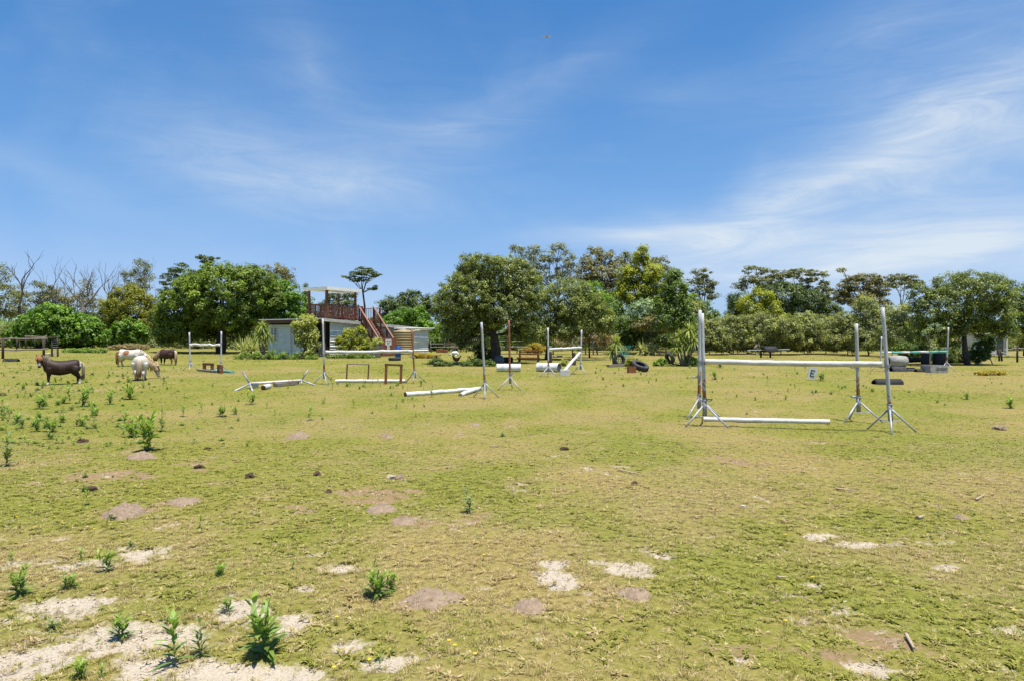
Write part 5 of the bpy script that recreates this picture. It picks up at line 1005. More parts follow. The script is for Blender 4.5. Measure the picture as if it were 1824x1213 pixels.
fence('pen_fence', 'second dark pen fence behind the rail fence', [(46, 622, 46, 599), (30, 622, 30, 603), (62, 622, 62, 600), (80, 622, 80, 600)], [(44, 599, 82, 601)], M_DARKWOOD, M_GREYWOOD, .08, .06)
fence('pale_goal', 'pale timber goal-shaped frame behind the rail fence', [(21, 619, 21, 600), (35, 620, 35, 601)], [(19, 599.5, 37, 600.5)], M_WHITE2, M_GREYWOOD, .05, .06)
fence('wire_fence', 'wire fence with crooked branch posts between shed and milkwood', [(768, 628, 766, 604), (790, 628, 793, 602), (812, 628, 809, 598), (830, 628, 833, 604), (846, 628, 845, 602), (862, 628, 864, 604)], [(790, 605, 866, 606), (800, 607, 845, 604.5)], M_GREYBARK, M_PALEBARK, .06, .04, [(766, 612, 866, 612), (766, 618, 866, 618)])
fence('wire_fence', 'white-topped wire fence behind the small jump and left cordyline', [(890, 629, 890, 603), (921, 629, 921, 602), (985, 631, 986, 606), (1020, 633, 1019, 600), (1043, 632, 1043, 607), (1057, 632, 1055, 604), (1090, 631, 1090, 607)], [(1020, 608.5, 1082, 608.5)], M_GREYBARK, M_WHITE2, .06, .03, [(880, 607, 1020, 608), (985, 614, 1090, 614), (880, 617, 985, 617)])
ff = fence('broken_fence', 'broken fence of leaning branches below the olive scrub', [(1299, 628, 1300, 612), (1354, 632, 1352, 608), (1365, 627, 1364, 607), (1378, 628, 1378, 613), (1314, 629, 1314, 617), (1270, 626, 1270, 622)], [], M_PALEBARK, None, .06, .04, [(1232, 612.5, 1302, 612.5), (1300, 612, 1352, 614), (1232, 623, 1262, 623)], M_GALVL)
cF = Vector(ff.location)
for i, (x0, y0, x1, y1, rr_) in enumerate(((1277, 612, 1286, 628, .06), (1300, 612, 1320, 625, .06), (1316, 613, 1326, 627, .08), (1350, 613, 1338, 627, .09), (1318, 622, 1336, 624, .05), (1340, 624, 1354, 619, .05), (1268, 620, 1284, 621, .06), (1330, 629, 1352, 632, .10), (1296, 627, 1310, 631, .05), (1272, 626, 1272, 620, .07))):
    Yb = G(1310, 631).y + .2 * (i % 3); k = MB(); k.tube([W(x0, y0, Yb) - cF, W(x1, y1, Yb) - cF], [rr_, rr_ * .8], 7); k.build('leaning_branch', M_PALEBARK if i % 2 else M_GREYBARK, ff, True)
fence('wire_fence', 'wire fence with thin poles behind the teal-banded jump', [(1589, 640, 1589, 618), (1618, 640, 1617, 613), (1708, 640, 1704, 596), (1721, 640, 1720, 592)], [], M_GREYBARK, None, .035, .03, [(1592, 618, 1690, 619), (1592, 627, 1690, 627)])
fence('rope_fence', 'rope fence on dark posts at the far right edge', [(1812, 645, 1813, 615), (1785, 643, 1782, 622), (1780, 643, 1779, 622)], [], M_DARKWOOD, None, .06, .03, [(1788, 622.5, 1812, 619.5), (1812, 619.5, 1840, 621), (1784, 627, 1812, 633), (1812, 633, 1840, 636)], M_WHITE)
fence('wire_fence', 'low wire fence behind the fig tree trunk', [(300, 619, 300, 602), (350, 619, 350, 603), (420, 620, 420, 603), (445, 620, 445, 603), (470, 620, 470, 604)], [(300, 604, 330, 605), (360, 606, 400, 608), (410, 603, 470, 604)], M_GREYBARK, M_PALEBARK, .05, .035, [(290, 604, 480, 604), (290, 611, 480, 611)])
plank('pale timber laid inside the dark post pair', (82, 636), (92, 634), .35, .25, mat('straw_board', (.55, .45, .25), None, 6, .9, .3))
yr0 = thing('yellow_rope', 'thin yellow rope line stretched across the grass behind the small jump', 'rope', G(400, 650)); cY = Vector(yr0.location); pts = []
for i in range(13): px = 185 + i * 32; q = G(px, 650.5 - .6 * (i / 12)); pts.append(q - cY + UP * (.10 + .02 * math.sin(i * 1.7)))
k = MB(); k.tube(pts, .012, 5); k.build('cord', mat('yellow_rope', (.75, .55, .10), None, 10, .6, 0), yr0)
for i in (0, 4, 8, 12): k = MB(); k.tube([pts[i] - UP * .15, pts[i] + UP * .02], .008, 5); k.build('peg', M_GALVL, yr0)
# white outbuilding seen through the right-hand tree
ws = thing('white_outbuilding', 'small white outbuilding behind the right-hand tree', 'shed', G(1777, 632), -.1); 
def wsb(nm, c, s_, m): k = MB(); k.box(c, s_); return k.build(nm, m, ws)
wsb('wall', (-.5, 1.2, .85), (2.6, 2.2, 1.7), M_WHITE2); wsb('roof', (-.5, 1.2, 1.76), (2.9, 2.5, .1), M_WHITEROOF); d_ = wsb('door', (.25, .08, .72), (.5, .05, 1.4), M_GLASS); wsb('corner_post', (.75, .06, .85), (.14, .14, 1.72), M_WHITE2); wsb('window', (-1.1, .07, 1.1), (.5, .05, .5), M_GLASS)
# tiny aircraft high in the sky
ap = thing('aircraft', 'tiny distant aircraft high in the middle of the sky', 'aircraft', W(974, 66, 900)); k = MB(); k.tube([(-8, 0, .6), (-6, 0, .4), (0, 0, 0), (6, 0, -.4), (8, 0, -.6)], [.1, .3, .4, .3, .1], 8); k.build('fuselage', M_FASCIA, ap, True)
k = MB(); k.add([(-1, -4, .1), (.6, -4, .1), (1, 4, .1), (-1.4, 4, .1), (-1, -4, .0), (.6, -4, .0), (1, 4, .0), (-1.4, 4, .0)], [(0, 1, 2, 3), (7, 6, 5, 4), (0, 4, 5, 1), (1, 5, 6, 2), (2, 6, 7, 3), (3, 7, 4, 0)]); k.build('wing', M_FASCIA, ap)
k = MB(); k.box((-7.2, 0, 1.0), (.9, .1, 1.2)); k.build('tail_fin', M_FASCIA, ap)

# ------------------------------------------------------------------ ponies
def loft(mb, rings, n=14):
    """rings: (centre, half width across y', half height along up', forward dir)"""
    vs = []
    for c, hw, hh, fwd in rings:
        c = Vector(c); f = Vector(fwd).normalized(); side = Vector((0, 0, 1)).cross(f)
        side = Vector((0, 1, 0)) if side.length < .15 else side.normalized()
        up = f.cross(side)
        for j in range(n):
            t = 2 * math.pi * j / n; vs.append(c + side * math.cos(t) * hw + up * math.sin(t) * hh)
    k = len(rings); fs = [(i * n + j, i * n + (j + 1) % n, (i + 1) * n + (j + 1) % n, (i + 1) * n + j) for i in range(k - 1) for j in range(n)] + [tuple(range(n)), tuple((k - 1) * n + j for j in range(n))]
    mb.add(vs, fs)
def pony(label, loc, rz, S, poll, nose, coat, mane_c, tail_c, seed, front=(.0, .0), hind=(.0, .0), mane_side=1, tail_len=.70, forelock=True, fore_c=None):
    o = thing('pony', label, 'pony', loc, rz, None); mb = MB(); rnd = random.Random(seed)
    X = (1, 0, 0)
    loft(mb, [((-.63, 0, .70), .05, .07, X), ((-.59, 0, .70), .15, .17, X), ((-.48, 0, .695), .235, .245, X), ((-.33, 0, .675), .255, .255, X), ((-.15, 0, .635), .27, .265, X), ((.05, 0, .615), .285, .275, X), ((.22, 0, .63), .27, .275, X), ((.37, 0, .665), .225, .275, X), ((.49, 0, .67), .18, .23, X), ((.57, 0, .68), .10, .14, X)], 20)
    poll = Vector(poll); nose = Vector(nose); nb = Vector((.38, 0, .74)); nd_ = (poll - nb)
    c1 = nb + nd_ * .35; c2 = nb + nd_ * .7
    loft(mb, [(nb - nd_ * .05, .12, .22, nd_), (c1, .105, .185, nd_), (c2, .085, .145, nd_), (poll, .075, .115, nd_)], 14)
    hd = nose - poll; L = hd.length
    back = -hd.normalized() * .05
    loft(mb, [(poll + back, .055, .07, hd), (poll + hd * .10, .085, .115, hd), (poll + hd * .30, .088, .120, hd), (poll + hd * .52, .068, .090, hd), (poll + hd * .75, .055, .066, hd), (poll + hd * .92, .060, .066, hd), (nose, .045, .045, hd)], 14)
    side = Vector((0, 0, 1)).cross(hd).normalized() if Vector((0, 0, 1)).cross(hd).length > .1 else Vector((0, 1, 0)); upv = hd.normalized().cross(side)
    if upv.z < 0 and abs(hd.normalized().z) < .95: upv = -upv
    legs = []
    for k, sy in enumerate((-1, 1)):
        fx = front[k]; hx = hind[k]
        mb.tube([(.38, sy * .125, .62), (.39, sy * .13, .50), (.40 + fx * .4, sy * .125, .30), (.405 + fx * .55, sy * .125, .255), (.40 + fx * .8, sy * .125, .12), (.40 + fx * .9, sy * .125, .075), (.42 + fx, sy * .125, .035), (.43 + fx, sy * .125, 0)], [.125, .10, .055, .058, .038, .044, .048, .058], 12)
        mb.tube([(-.43, sy * .12, .66), (-.42, sy * .135, .52), (-.40 + hx * .3, sy * .13, .44), (-.50 + hx * .5, sy * .125, .32), (-.535 + hx * .6, sy * .125, .275), (-.525 + hx * .8, sy * .125, .12), (-.52 + hx * .9, sy * .125, .075), (-.50 + hx, sy * .125, .035), (-.49 + hx, sy * .125, 0)], [.17, .155, .115, .066, .058, .038, .044, .048, .058], 12)
    for sy in (-1, 1):
        e = poll + side * sy * .065 + upv * .06
        mb.tube([e, e + upv * .07 + side * sy * .02, e + upv * .13 + side * sy * .015 + hd.normalized() * -.01], [.032, .03, .006], 8)
    me = mb.mesh('body', MATS.get('pony_coat') or mat_col('pony_coat', .6, .28, 22)); tmp = bpy.data.objects.new('tmp', me); COL.objects.link(tmp)
    rm = tmp.modifiers.new('r', 'REMESH'); rm.mode = 'VOXEL'; rm.voxel_size = .017; sm = tmp.modifiers.new('s', 'SMOOTH'); sm.iterations = 14; sm.factor = .6
    dg = bpy.context.evaluated_depsgraph_get(); bme = bpy.data.meshes.new_from_object(tmp.evaluated_get(dg)); bpy.data.objects.remove(tmp)
    n = len(bme.vertices); co = np.empty(n * 3, np.float32); bme.vertices.foreach_get('co', co); co = co.reshape(-1, 3)
    col = np.array([(*coat(Vector(v), poll, nose), 1) for v in co], np.float32)
    a = bme.color_attributes.new('Col', 'FLOAT_COLOR', 'POINT'); a.data.foreach_set('color', col.ravel())
    bme.polygons.foreach_set('use_smooth', np.ones(len(bme.polygons), bool)); bme.materials.clear(); bme.materials.append(MATS['pony_coat'])
    body = link('body', bme, o); hm = mat_col('pony_hair', .7, .35, 40)
    def hair(name, strands):
        h = MB(); cols = []
        for pts, r0, c, c2 in strands:
            b0 = len(h.v); h.tube(pts, [r0 * (1 - .8 * (i / (len(pts) - 1)) ** 1.6) for i in range(len(pts))], 5)
            for i in range(len(h.v) - b0):
                f = (i // 5) / (len(pts) - 1); j = rnd.uniform(.8, 1.15); cols.append(tuple((c[q] * (1 - f) + c2[q] * f) * j for q in range(3)) + (1,))
        hme = h.mesh(name, hm, True); at = hme.color_attributes.new('Col', 'FLOAT_COLOR', 'POINT'); at.data.foreach_set('color', np.array(cols, np.float32).ravel()); link(name, hme, o)
    st = []
    for i in range(46):
        a = rnd.uniform(0, 6.28); r = rnd.random() ** .5; oy = math.cos(a) * r * .075; ox = math.sin(a) * r * .05; l = tail_len * rnd.uniform(.8, 1.05)
        st.append(([(-.60, oy * .35, .82 + ox * .2), (-.67 + ox * .3, oy * .7, .78), (-.70 + ox, oy * 1.0, .62), (-.69 + ox, oy * 1.15, .84 - l * .7), (-.68 + ox * 1.1, oy * .9, .84 - l)], .024, *tail_c))
    hair('tail', st); st = []
    for i in range(60):
        f = rnd.random(); p = nb.lerp(poll, .15 + f * .9); crest = Vector((0, 0, 1)) if abs(nd_.normalized().z) < .8 else Vector((-1, 0, 0)); crest = (crest - nd_.normalized() * crest.dot(nd_.normalized())).normalized()
        top = p + crest * (.19 - .08 * f); sd = mane_side * (1 if rnd.random() < .8 else -1); w = .10 - .03 * f; l = rnd.uniform(.16, .30)
        st.append(([top, top + Vector((0, sd * w * .7, 0)) + crest * .02, p + Vector((0, sd * (w + .03), .02)) + crest * .06, p + Vector((rnd.uniform(-.03, .03), sd * (w + .035), .05 - l * .6)) , p + Vector((rnd.uniform(-.05, .05), sd * (w + .03), .03 - l))], .022, *mane_c))
    hair('mane', st)
    if forelock:
        st = []
        for i in range(30):
            q = poll + upv * .09 + side * rnd.uniform(-.05, .05); d = hd.normalized(); ll = rnd.uniform(.14, .26)
            st.append(([q - d * .06, q + upv * .03 + side * rnd.uniform(-.02, .02), q + d * ll * .5 + upv * .03 + side * rnd.uniform(-.07, .07), q + d * ll + upv * .0 + side * rnd.uniform(-.09, .09)], .024, *(fore_c or mane_c)))
        hair('forelock', st)
    o.scale = (S, S, S); return o
def n3(v, s, k=0): return float(vnoise(v.x * s + k + v.y * s * .7, v.z * s + 3.1 * k + v.y * s * .5))
BR = (.036, .019, .014); DK = (.022, .014, .011); WH = (.62, .57, .49); CH = (.30, .125, .048); CR = (.60, .47, .29); GREYB = (.085, .054, .042)
def coat_brown(v, poll, nose):
    k = n3(v, 5, 2); c = [a * .55 + b * .45 if k > .55 else a for a, b in zip(BR, GREYB)]
    if v.z < .46 and -.58 < v.x: c = list(DK)
    if v.z < .10: c = list(WH)
    if v.x < -.50 and .28 > v.z > .0 and v.y > 0: c = list(WH) if v.z < .2 else c
    if v.x < -.56 and v.z > .66: c = list(WH)
    d = (v - poll).length; dn = (v - nose).length
    if v.x > .52 and v.z > .6: c = [a * .55 for a in BR]
    if dn < .16 and v.z > nose.z: c = [.20, .17, .15]
    if dn < .07: c = list(DK)
    return c
def coat_pinto_rear(v, poll, nose):
    c = list(WH); 
    if v.x > .40: c = list(CR) if n3(v, 4, 5) > .3 else list(CH)
    if (v - nose).length < .30: c = [.22, .11, .055]
    if (v - nose).length < .10: c = list(DK)
    if v.x < -.3 and v.z < .34 and v.y > .02: c = [.40, .24, .12]
    if v.z < .05: c = [.08, .06, .05]
    if v.z < .5 and v.z > .05 and n3(v, 6, 1) > .66: c = [.36, .33, .30]
    return c
def coat_pinto_side(v, poll, nose):
    c = list(WH)
    if ((v.x + .12) / .15) ** 2 + ((v.z - .75) / .13) ** 2 < 1 + .5 * (n3(v, 7) - .5): c = list(CH)
    if v.x < -.47 and v.z > .1: c = [.46, .26, .11]
    if v.z < .05: c = [.10, .07, .05]
    return c
def coat_dark(v, poll, nose):
    c = [.070, .032, .022] if n3(v, 4, 7) > .35 else [.045, .022, .016]
    if v.z < .11: c = list(WH)
    elif v.z < .4: c = [.20, .13, .075] if v.x < -.3 else list(DK)
    return c
def head_to(a, b): d = Vector(b) - Vector(a); return math.atan2(d.y, d.x)
# dark pony, side on, looking at the camera
pf_, ph_ = G(81, 685.5), G(138, 683); ang = head_to(ph_, pf_)
c = pf_.lerp(ph_, .5); pony('dark brown pony with a cream tail standing side-on and facing the camera', ground_at(c.x, c.y), ang, .97, (.70, .07, 1.00), (.72, .40, .66), coat_brown, ((.30, .22, .15), (.045, .026, .018)), ((.60, .52, .38), (.20, .14, .10)), 1, front=(.0, .03), hind=(.0, -.06), mane_side=-1, fore_c=((.26, .12, .05), (.34, .16, .06)))
c = G(239, 678); pony('white pinto pony grazing with its tail to the camera', ground_at(c.x, c.y + .45), head_to((0, 0, 0), (-.46, 1, 0)), 1.03, (.74, -.46, .50), (.74, -.60, .07), coat_pinto_rear, ((.58, .44, .25), (.50, .33, .16)), ((.62, .56, .42), (.34, .17, .07)), 2, front=(.05, -.05), hind=(.02, -.05), tail_len=.76)
c = G(232, 652.5); pony('white pinto pony with a chestnut patch, partly hidden behind the other pinto', ground_at(c.x, c.y), .12, 1.0, (.88, .02, .45), (1.0, .05, .06), coat_pinto_side, ((.62, .56, .44), (.60, .52, .40)), ((.50, .32, .15), (.30, .16, .07)), 3, front=(.04, -.03), hind=(-.05, .06))
c = G(294, 650); pony('small dark brown pony with a pale tail grazing by itself', ground_at(c.x, c.y + .3), head_to((0, 0, 0), (-.9, .42, 0)), .98, (.86, .10, .44), (.94, .16, .06), coat_dark, ((.42, .30, .17), (.28, .17, .09)), ((.62, .52, .34), (.42, .28, .14)), 4, front=(.06, -.04), hind=(.0, .05), tail_len=.74)

# ------------------------------------------------------------------ garden plants by the shed and cordylines
def strap_head(mb_v, mb_q, tones, c, n, L, w, rnd, upmin=-.5, droop=.9):
    for i in range(n):
        a = rnd.uniform(0, 6.283); e = rnd.uniform(upmin, 1.35); l = L * rnd.uniform(.7, 1.1); d = Vector((math.cos(a) * math.cos(e), math.sin(a) * math.cos(e), math.sin(e))); s = d.cross(UP)
        s = s.normalized() * w if s.length > .05 else Vector((w, 0, 0)); b = len(mb_v); K = 4
        for k in range(K + 1):
            f = k / K; p = c + d * l * f - UP * (droop * l * f * f * max(.12, math.cos(e)) * .6); ww = s * (.5 + 1.1 * f if f < .4 else 1.2 * (1 - f) / .6 + .06)
            mb_v += [p - ww, p + ww]; tones += [min(1, max(0, .55 - .35 * (e < 0) + rnd.uniform(-.3, .35)))] * 2
        for k in range(K): mb_q.append((b + 2 * k, b + 2 * k + 1, b + 2 * k + 3, b + 2 * k + 2))
def strap_plant(name, label, base, heads, m, L, w, n, seed, cat='plant', trunk_r=.07, droop=.9, upmin=-.5):
    p = G(*base); o = thing(name, label, cat, p); rnd = random.Random(seed); vs, qs, tn = [], [], []; tm = MB()
    for hx, hy in heads:
        c = W(hx, hy, p.y) - p if hy is not None else Vector((0, 0, .05)); c.y = rnd.uniform(-.25, .25) if hy is not None else 0
        strap_head(vs, qs, tn, c, n, L, w, rnd, upmin, droop)
        if hy is not None: limb(tm, (c.x * .3, c.y * .3, -.05), c, trunk_r, trunk_r * .7, rnd, 8, .05)
    me = np_mesh('leaves', np.array([tuple(v) for v in vs]), np.array(qs), m, np.array(tn)); link('leaves', me, o)
    if tm.v: tm.build('trunk', M_GREYBARK, o, True)
    return o
strap_plant('cordyline', 'small single-headed cordyline beside the sea-green lattice', (1095, 650), [(1097, 612), (1090, 628)], L_CORD, .75, .03, 70, 1)
strap_plant('cordyline', 'tall multi-headed cordyline left of the front jump', (1219, 652), [(1213, 604), (1228, 590), (1222, 615), (1208, 620), (1234, 606)], L_CORD, .85, .032, 64, 2)
strap_plant('cordyline', 'cordyline with a ragged head beside the blue end of the shed', (470, 637), [(468, 582), (474, 596), (463, 600)], L_CORD, .95, .04, 60, 3, droop=1.1)
strap_plant('flax', 'straw-coloured arching flax clump left of the shed', (442, 635), [(442, None), (434, 630), (452, 626)], L_FLAX, 1.9, .05, 46, 4, upmin=.15, droop=.8, trunk_r=.03)
strap_plant('flax', 'dry-leaved flax clump between the two cordylines', (1154, 633), [(1154, None), (1146, 628), (1164, 627)], L_FLAX, 1.35, .05, 60, 5, upmin=.0, droop=.9, trunk_r=.03)
def bush(label, base, lobes, m, leaf, puff, cat='bush', name='bush', per=34, cover=1.5, flat=.8, aspect=.5, dy=0.0):
    p = G(*base); p = ground_at(p.x, p.y + dy) if dy else p; o = thing(name, label, cat, p); s = p.y / F; r = np.random.default_rng(int(base[0] * 7 + base[1])); lob = []
    for px, py, rx, ry in lobes:
        c = W(px, py, p.y) - p; lob.append(((c.x, float(r.uniform(-.2, .2) * rx * s), c.z), (rx * s, max(rx * s * .8, ry * s * .7), ry * s)))
    me, C, own = crown_mesh('foliage', r, lob, m, leaf, puff, cover, per, flat, aspect, zmin=.03); link('foliage', me, o)
    st = MB(); rnd = random.Random(int(base[0]))
    for c, rad in lob:
        for k in range(3): limb(st, (rnd.uniform(-.1, .1), rnd.uniform(-.1, .1), -.04), Vector(c) + Vector((rnd.uniform(-.5, .5) * rad[0], 0, 0)), .02, .008, rnd, 5)
    st.build('stems', M_BARK, o); return o
bush('pale yellow-green creeper covering the shed corner beside the doorway', (546, 639), [(546, 575, 18, 16), (542, 600, 18, 22), (550, 620, 16, 18), (534, 585, 12, 16), (548, 634, 16, 8), (558, 600, 8, 20)], L_CREEP, .16, .26, 'creeper', 'creeper', dy=.35)
bush('golden-green bush growing against the long shed wall', (628, 636), [(622, 605, 20, 16), (640, 600, 18, 16), (610, 615, 14, 14), (650, 618, 14, 12), (630, 622, 26, 12), (618, 592, 10, 8), (640, 590, 8, 8)], L_YELLOW, .14, .24, cover=1.7)
bush('low fresh green border plants along the long shed wall', (640, 638), [(590, 636, 8, 4), (602, 634, 8, 5), (615, 636, 9, 4), (628, 633, 8, 6), (640, 636, 9, 4), (652, 634, 8, 6), (662, 636, 7, 4)], L_WEED, .11, .13, 'plants', 'border_plants', cover=1.1, flat=1.4, aspect=.35)
bush('low yellow flowering border beside the water tank', (755, 638), [(745, 632, 12, 5), (762, 633, 14, 5), (775, 636, 8, 4)], L_ORANGE, .09, .14, 'flowers', 'flower_border')
bush('orange-yellow bush behind the picnic bench', (955, 632), [(955, 618, 14, 8), (945, 622, 12, 6), (966, 622, 10, 6)], L_ORANGE, .12, .2)
bush('patch of yellow daisies in the grass before the right-hand tree', (1760, 668), [(1748, 664, 16, 3.5), (1765, 663, 18, 4), (1782, 664, 12, 3.5)], L_ORANGE, .06, .09, 'flowers', 'daisy_patch', cover=1.2)
bush('rounded olive bush left of the orange crate and tyre', (1126, 656), [(1126, 644, 12, 8), (1120, 648, 8, 6), (1132, 648, 8, 6)], L_YDOME, .09, .13)
bush('dark leafy plants in the milkwood shade beneath the slab table', (782, 652), [(778, 645, 14, 6), (796, 648, 14, 4)], L_DARK, .12, .16)
bush('dark leafy plants along the milkwood shade right of the hen', (845, 652), [(832, 648, 14, 4), (850, 646, 16, 6), (868, 647, 14, 5)], L_DARK, .12, .16)
bush('small clipped dark bush on a pale stump behind the ponies', (258, 622), [(258, 606, 5, 6)], L_DARK, .10, .14)
bush('brownish seeding weeds on the bank behind the pinto ponies', (240, 624), [(225, 617, 20, 5), (250, 618, 18, 5), (205, 619, 14, 4)], L_BROWN, .10, .16, 'weeds', 'bank_weeds')
bush('tall green weeds in front of the blue end of the shed', (490, 640), [(424, 637, 8, 3), (436, 634, 7, 6), (447, 636, 8, 4), (459, 632, 7, 8), (470, 636, 9, 4), (483, 631, 8, 8), (494, 635, 8, 4), (506, 633, 7, 7), (518, 636, 9, 4), (530, 634, 6, 6), (548, 637, 9, 3), (560, 636, 6, 4)], L_WEED, .13, .13, 'weeds', 'tall_weeds', cover=1.0, flat=1.6, aspect=.25)
bush('green weeds on the slope behind the dark pony', (150, 628), [(125, 625, 16, 4), (150, 624, 20, 5), (175, 624, 16, 4)], L_WEED, .12, .16, 'weeds', 'tall_weeds')
bush('small yellow-green weed between stump and leaning pole', (1004, 652), [(1004, 646, 7, 5)], L_CREEP, .09, .12)
bush('green strap weeds at the foot of the multi-headed cordyline', (1235, 652), [(1230, 642, 10, 8), (1245, 644, 8, 7), (1180, 644, 8, 6), (1170, 648, 8, 5)], L_WEED, .12, .14, 'weeds', 'tall_weeds')

# ------------------------------------------------------------------ weeds in the turf
def weed_meshes(seed, stems, leaves, H, L, w):
    rnd = random.Random(seed); vs, qs, tn = [], [], []; st = MB()
    for s in range(stems):
        a0 = rnd.uniform(0, 6.28); lean = rnd.uniform(.05, .42) if stems > 1 else rnd.uniform(0, .1); d = Vector((math.cos(a0) * lean, math.sin(a0) * lean, 1)).normalized(); h = H * (1 if s == 0 else rnd.uniform(.45, .95)); b0 = Vector((math.cos(a0), math.sin(a0), 0)) * (.02 * s)
        st.tube([b0 - UP * .02, b0 + d * h * .5, b0 + d * h * .97], [.006, .005, .002], 5)
        for i in range(leaves):
            f = .06 + .92 * (i / leaves); a = i * 2.4 + rnd.uniform(-.4, .4); e = .34 + .72 * f + rnd.uniform(-.3, .3); l = L * (1.15 - .45 * f) * rnd.uniform(.7, 1.2); ld = Vector((math.cos(a) * math.cos(e), math.sin(a) * math.cos(e), math.sin(e))); sd = ld.cross(UP).normalized() * w * rnd.uniform(.8, 1.2); c = b0 + d * h * f; b = len(vs); t = min(1, max(0, .25 + .5 * f + rnd.uniform(-.25, .25)))
            for k, ww in ((0, .25), (.35, 1), (.7, .75), (1, .04)):
                p = c + ld * l * k - UP * l * .26 * k * k; vs += [p - sd * ww + UP * .25 * w * ww, p + sd * ww + UP * .25 * w * ww]; tn += [t, t]
            for k in range(3): qs.append((b + 2 * k, b + 2 * k + 1, b + 2 * k + 3, b + 2 * k + 2))
    lm = np_mesh('leaves', np.array([tuple(v) for v in vs]), np.array(qs), L_WEED if seed in (1, 2, 3) else mat_leaf('leaf_weed_grey', (.11, .155, .05), (.30, .35, .13)), np.array(tn)); return lm, st.mesh('stems', mat('weed_stem', (.13, .16, .05), None, 10, .7, 0), True)
WV = [weed_meshes(1, 1, 19, 1, .50, .046), weed_meshes(2, 5, 13, 1, .44, .042), weed_meshes(3, 7, 11, .9, .50, .038), weed_meshes(4, 2, 17, 1, .40, .040), weed_meshes(5, 4, 10, .7, .58, .045)]
def weed(label, p, h, var, group=None, rz=0.0):
    o = thing('weed', label, 'weed', p, rz, group); o.scale = (h, h, h); q_ = random.Random(p.x); o.rotation_euler = (q_.uniform(-.16, .16), q_.uniform(-.16, .16), rz)
    for nm, me in zip(('leaves', 'stem'), WV[var]): link(nm, me, o)
    return o
fg = [(480, 1163, 108, 1, 'largest leafy weed, many-stemmed, on the sand at the bottom left'), (312, 1180, 84, 0, 'tall single-stemmed weed on the sand left of its shorter neighbour'), (360, 1168, 62, 3, 'slender weed just right of the tall single-stemmed one'), (212, 1133, 50, 2, 'bushy weed on the sand left of the tall single-stemmed weed'),
      (95, 1120, 26, 4, 'low greyish weed on the sand at far left'), (40, 1062, 54, 1, 'upright weed near the left edge above the sand'), (120, 1050, 36, 2, 'spreading weed right of the upright one near the left edge'), (188, 1018, 42, 1, 'leafy weed beside the upper sand patch'), (146, 1004, 28, 0, 'small weed left of the upper sand patch'),
      (20, 1006, 24, 0, 'small weed at the left edge above the spreading weed'), (144, 1206, 40, 2, 'weed at the bottom edge on the left'), (180, 1206, 26, 0, 'short weed at the bottom edge next to its bigger neighbour'), (405, 1087, 30, 2, 'dark compact weed above the largest weed'), (390, 1026, 28, 2, 'clump of short weeds on grass above the compact weed'),
      (300, 1106, 18, 4, 'tiny weed behind the tall single-stemmed one'), (233, 972, 18, 4, 'tiny weed above the upper sand patch'), (670, 1064, 62, 2, 'grass-like bushy weed at the bottom centre left'), (692, 1052, 40, 1, 'thin-leaved weed touching the grass-like bushy one'), (520, 1015, 18, 0, 'single tiny weed in the grass above the largest weed'), (676, 1185, 22, 0, 'tiny weed on pale sand at the bottom centre left'),
      (835, 912, 42, 3, 'slender two-tiered weed alone in the centre of the field'), (268, 803, 72, 1, 'tall bushy weed with spikes behind a molehill on the left'), (240, 778, 36, 2, 'broad weed left of the tall spiked one'), (218, 762, 30, 0, 'thin weed left of the broad one beside the spiked weed'), (288, 768, 36, 3, 'wispy weed right behind the tall spiked one'),
      (90, 782, 24, 4, 'rosette weed low in the grass at the far left'), (10, 830, 56, 3, 'tall thin dark weed at the left edge'), (150, 876, 18, 4, 'dark little weed among dung on the left'), (155, 900, 26, 0, 'small upright weed above the left molehill'), (200, 925, 18, 4, 'weed growing on the left molehill'), (355, 942, 24, 0, 'small weed on bare grass right of the left molehill'), (150, 850, 14, 4, 'tiny dark weed in the left turf'),
      (393, 742, 26, 2, 'bright bushy weed right of the spiked weeds'), (360, 735, 16, 0, 'little weed left of the bright bushy one'), (420, 738, 18, 1, 'weed right of the bright bushy one'), (550, 748, 24, 0, 'dark upright weed below the cavaletti'), (447, 720, 24, 1, 'upright weed just below the left end of the cavaletti'), (325, 742, 20, 0, 'thin single weed left of the bright bushy one'), (895, 777, 14, 4, 'tiny rosette weed in the middle of the field'), (1673, 920, 12, 4, 'tiny dark rosette weed at the right of the field'),
      (1800, 727, 24, 2, 'dark spiny weed at the right edge'), (1722, 711, 16, 1, 'pale grey-green weed before the yellow daisies'), (1465, 678, 20, 2, 'leafy plant right beside the letter marker'), (1283, 655, 18, 2, 'green weed below the left end of the top jump pole'), (1275, 676, 20, 1, 'weed right of the near left jump uprights'), (232, 711, 32, 2, 'bushy weed in front of the pinto ponies'), (75, 728, 30, 2, 'grey-green bushy weed below the dark pony'), (145, 724, 36, 1, 'tall weed cluster below the tail of the dark pony'), (195, 720, 26, 1, 'weed below the pinto ponies, left of the bushy one'), (125, 718, 28, 0, 'upright weed below the belly of the dark pony'), (630, 726, 16, 0, 'small weed below the two timber frames'), (750, 688, 18, 3, 'weed by the foot of the rusty right shed-jump upright'), (592, 694, 14, 0, 'weed by the foot of the grey-white shed-jump upright'), (770, 707, 18, 3, 'thin weed beside the long white pole'), (1330, 738, 8, 4, 'flat little weed under the front jump'), (1480, 702, 10, 4, 'small flat weed left of the rear right upright foot')]
rw = random.Random(12)
for px, py, h, v, lab in fg:
    p = G(px, py); weed(lab, p - UP * .01, h / F * p.y * 1.08, v, None, rw.uniform(0, 6))
def weed_zone(x0, x1, y0, y1, n, hm, label, group, seed):
    r = random.Random(seed)
    for i in range(n):
        p = G(r.uniform(x0, x1), r.uniform(y0, y1)); weed(label, p - UP * .01, hm * r.uniform(.5, 1.2), r.randrange(5), group, r.uniform(0, 6))
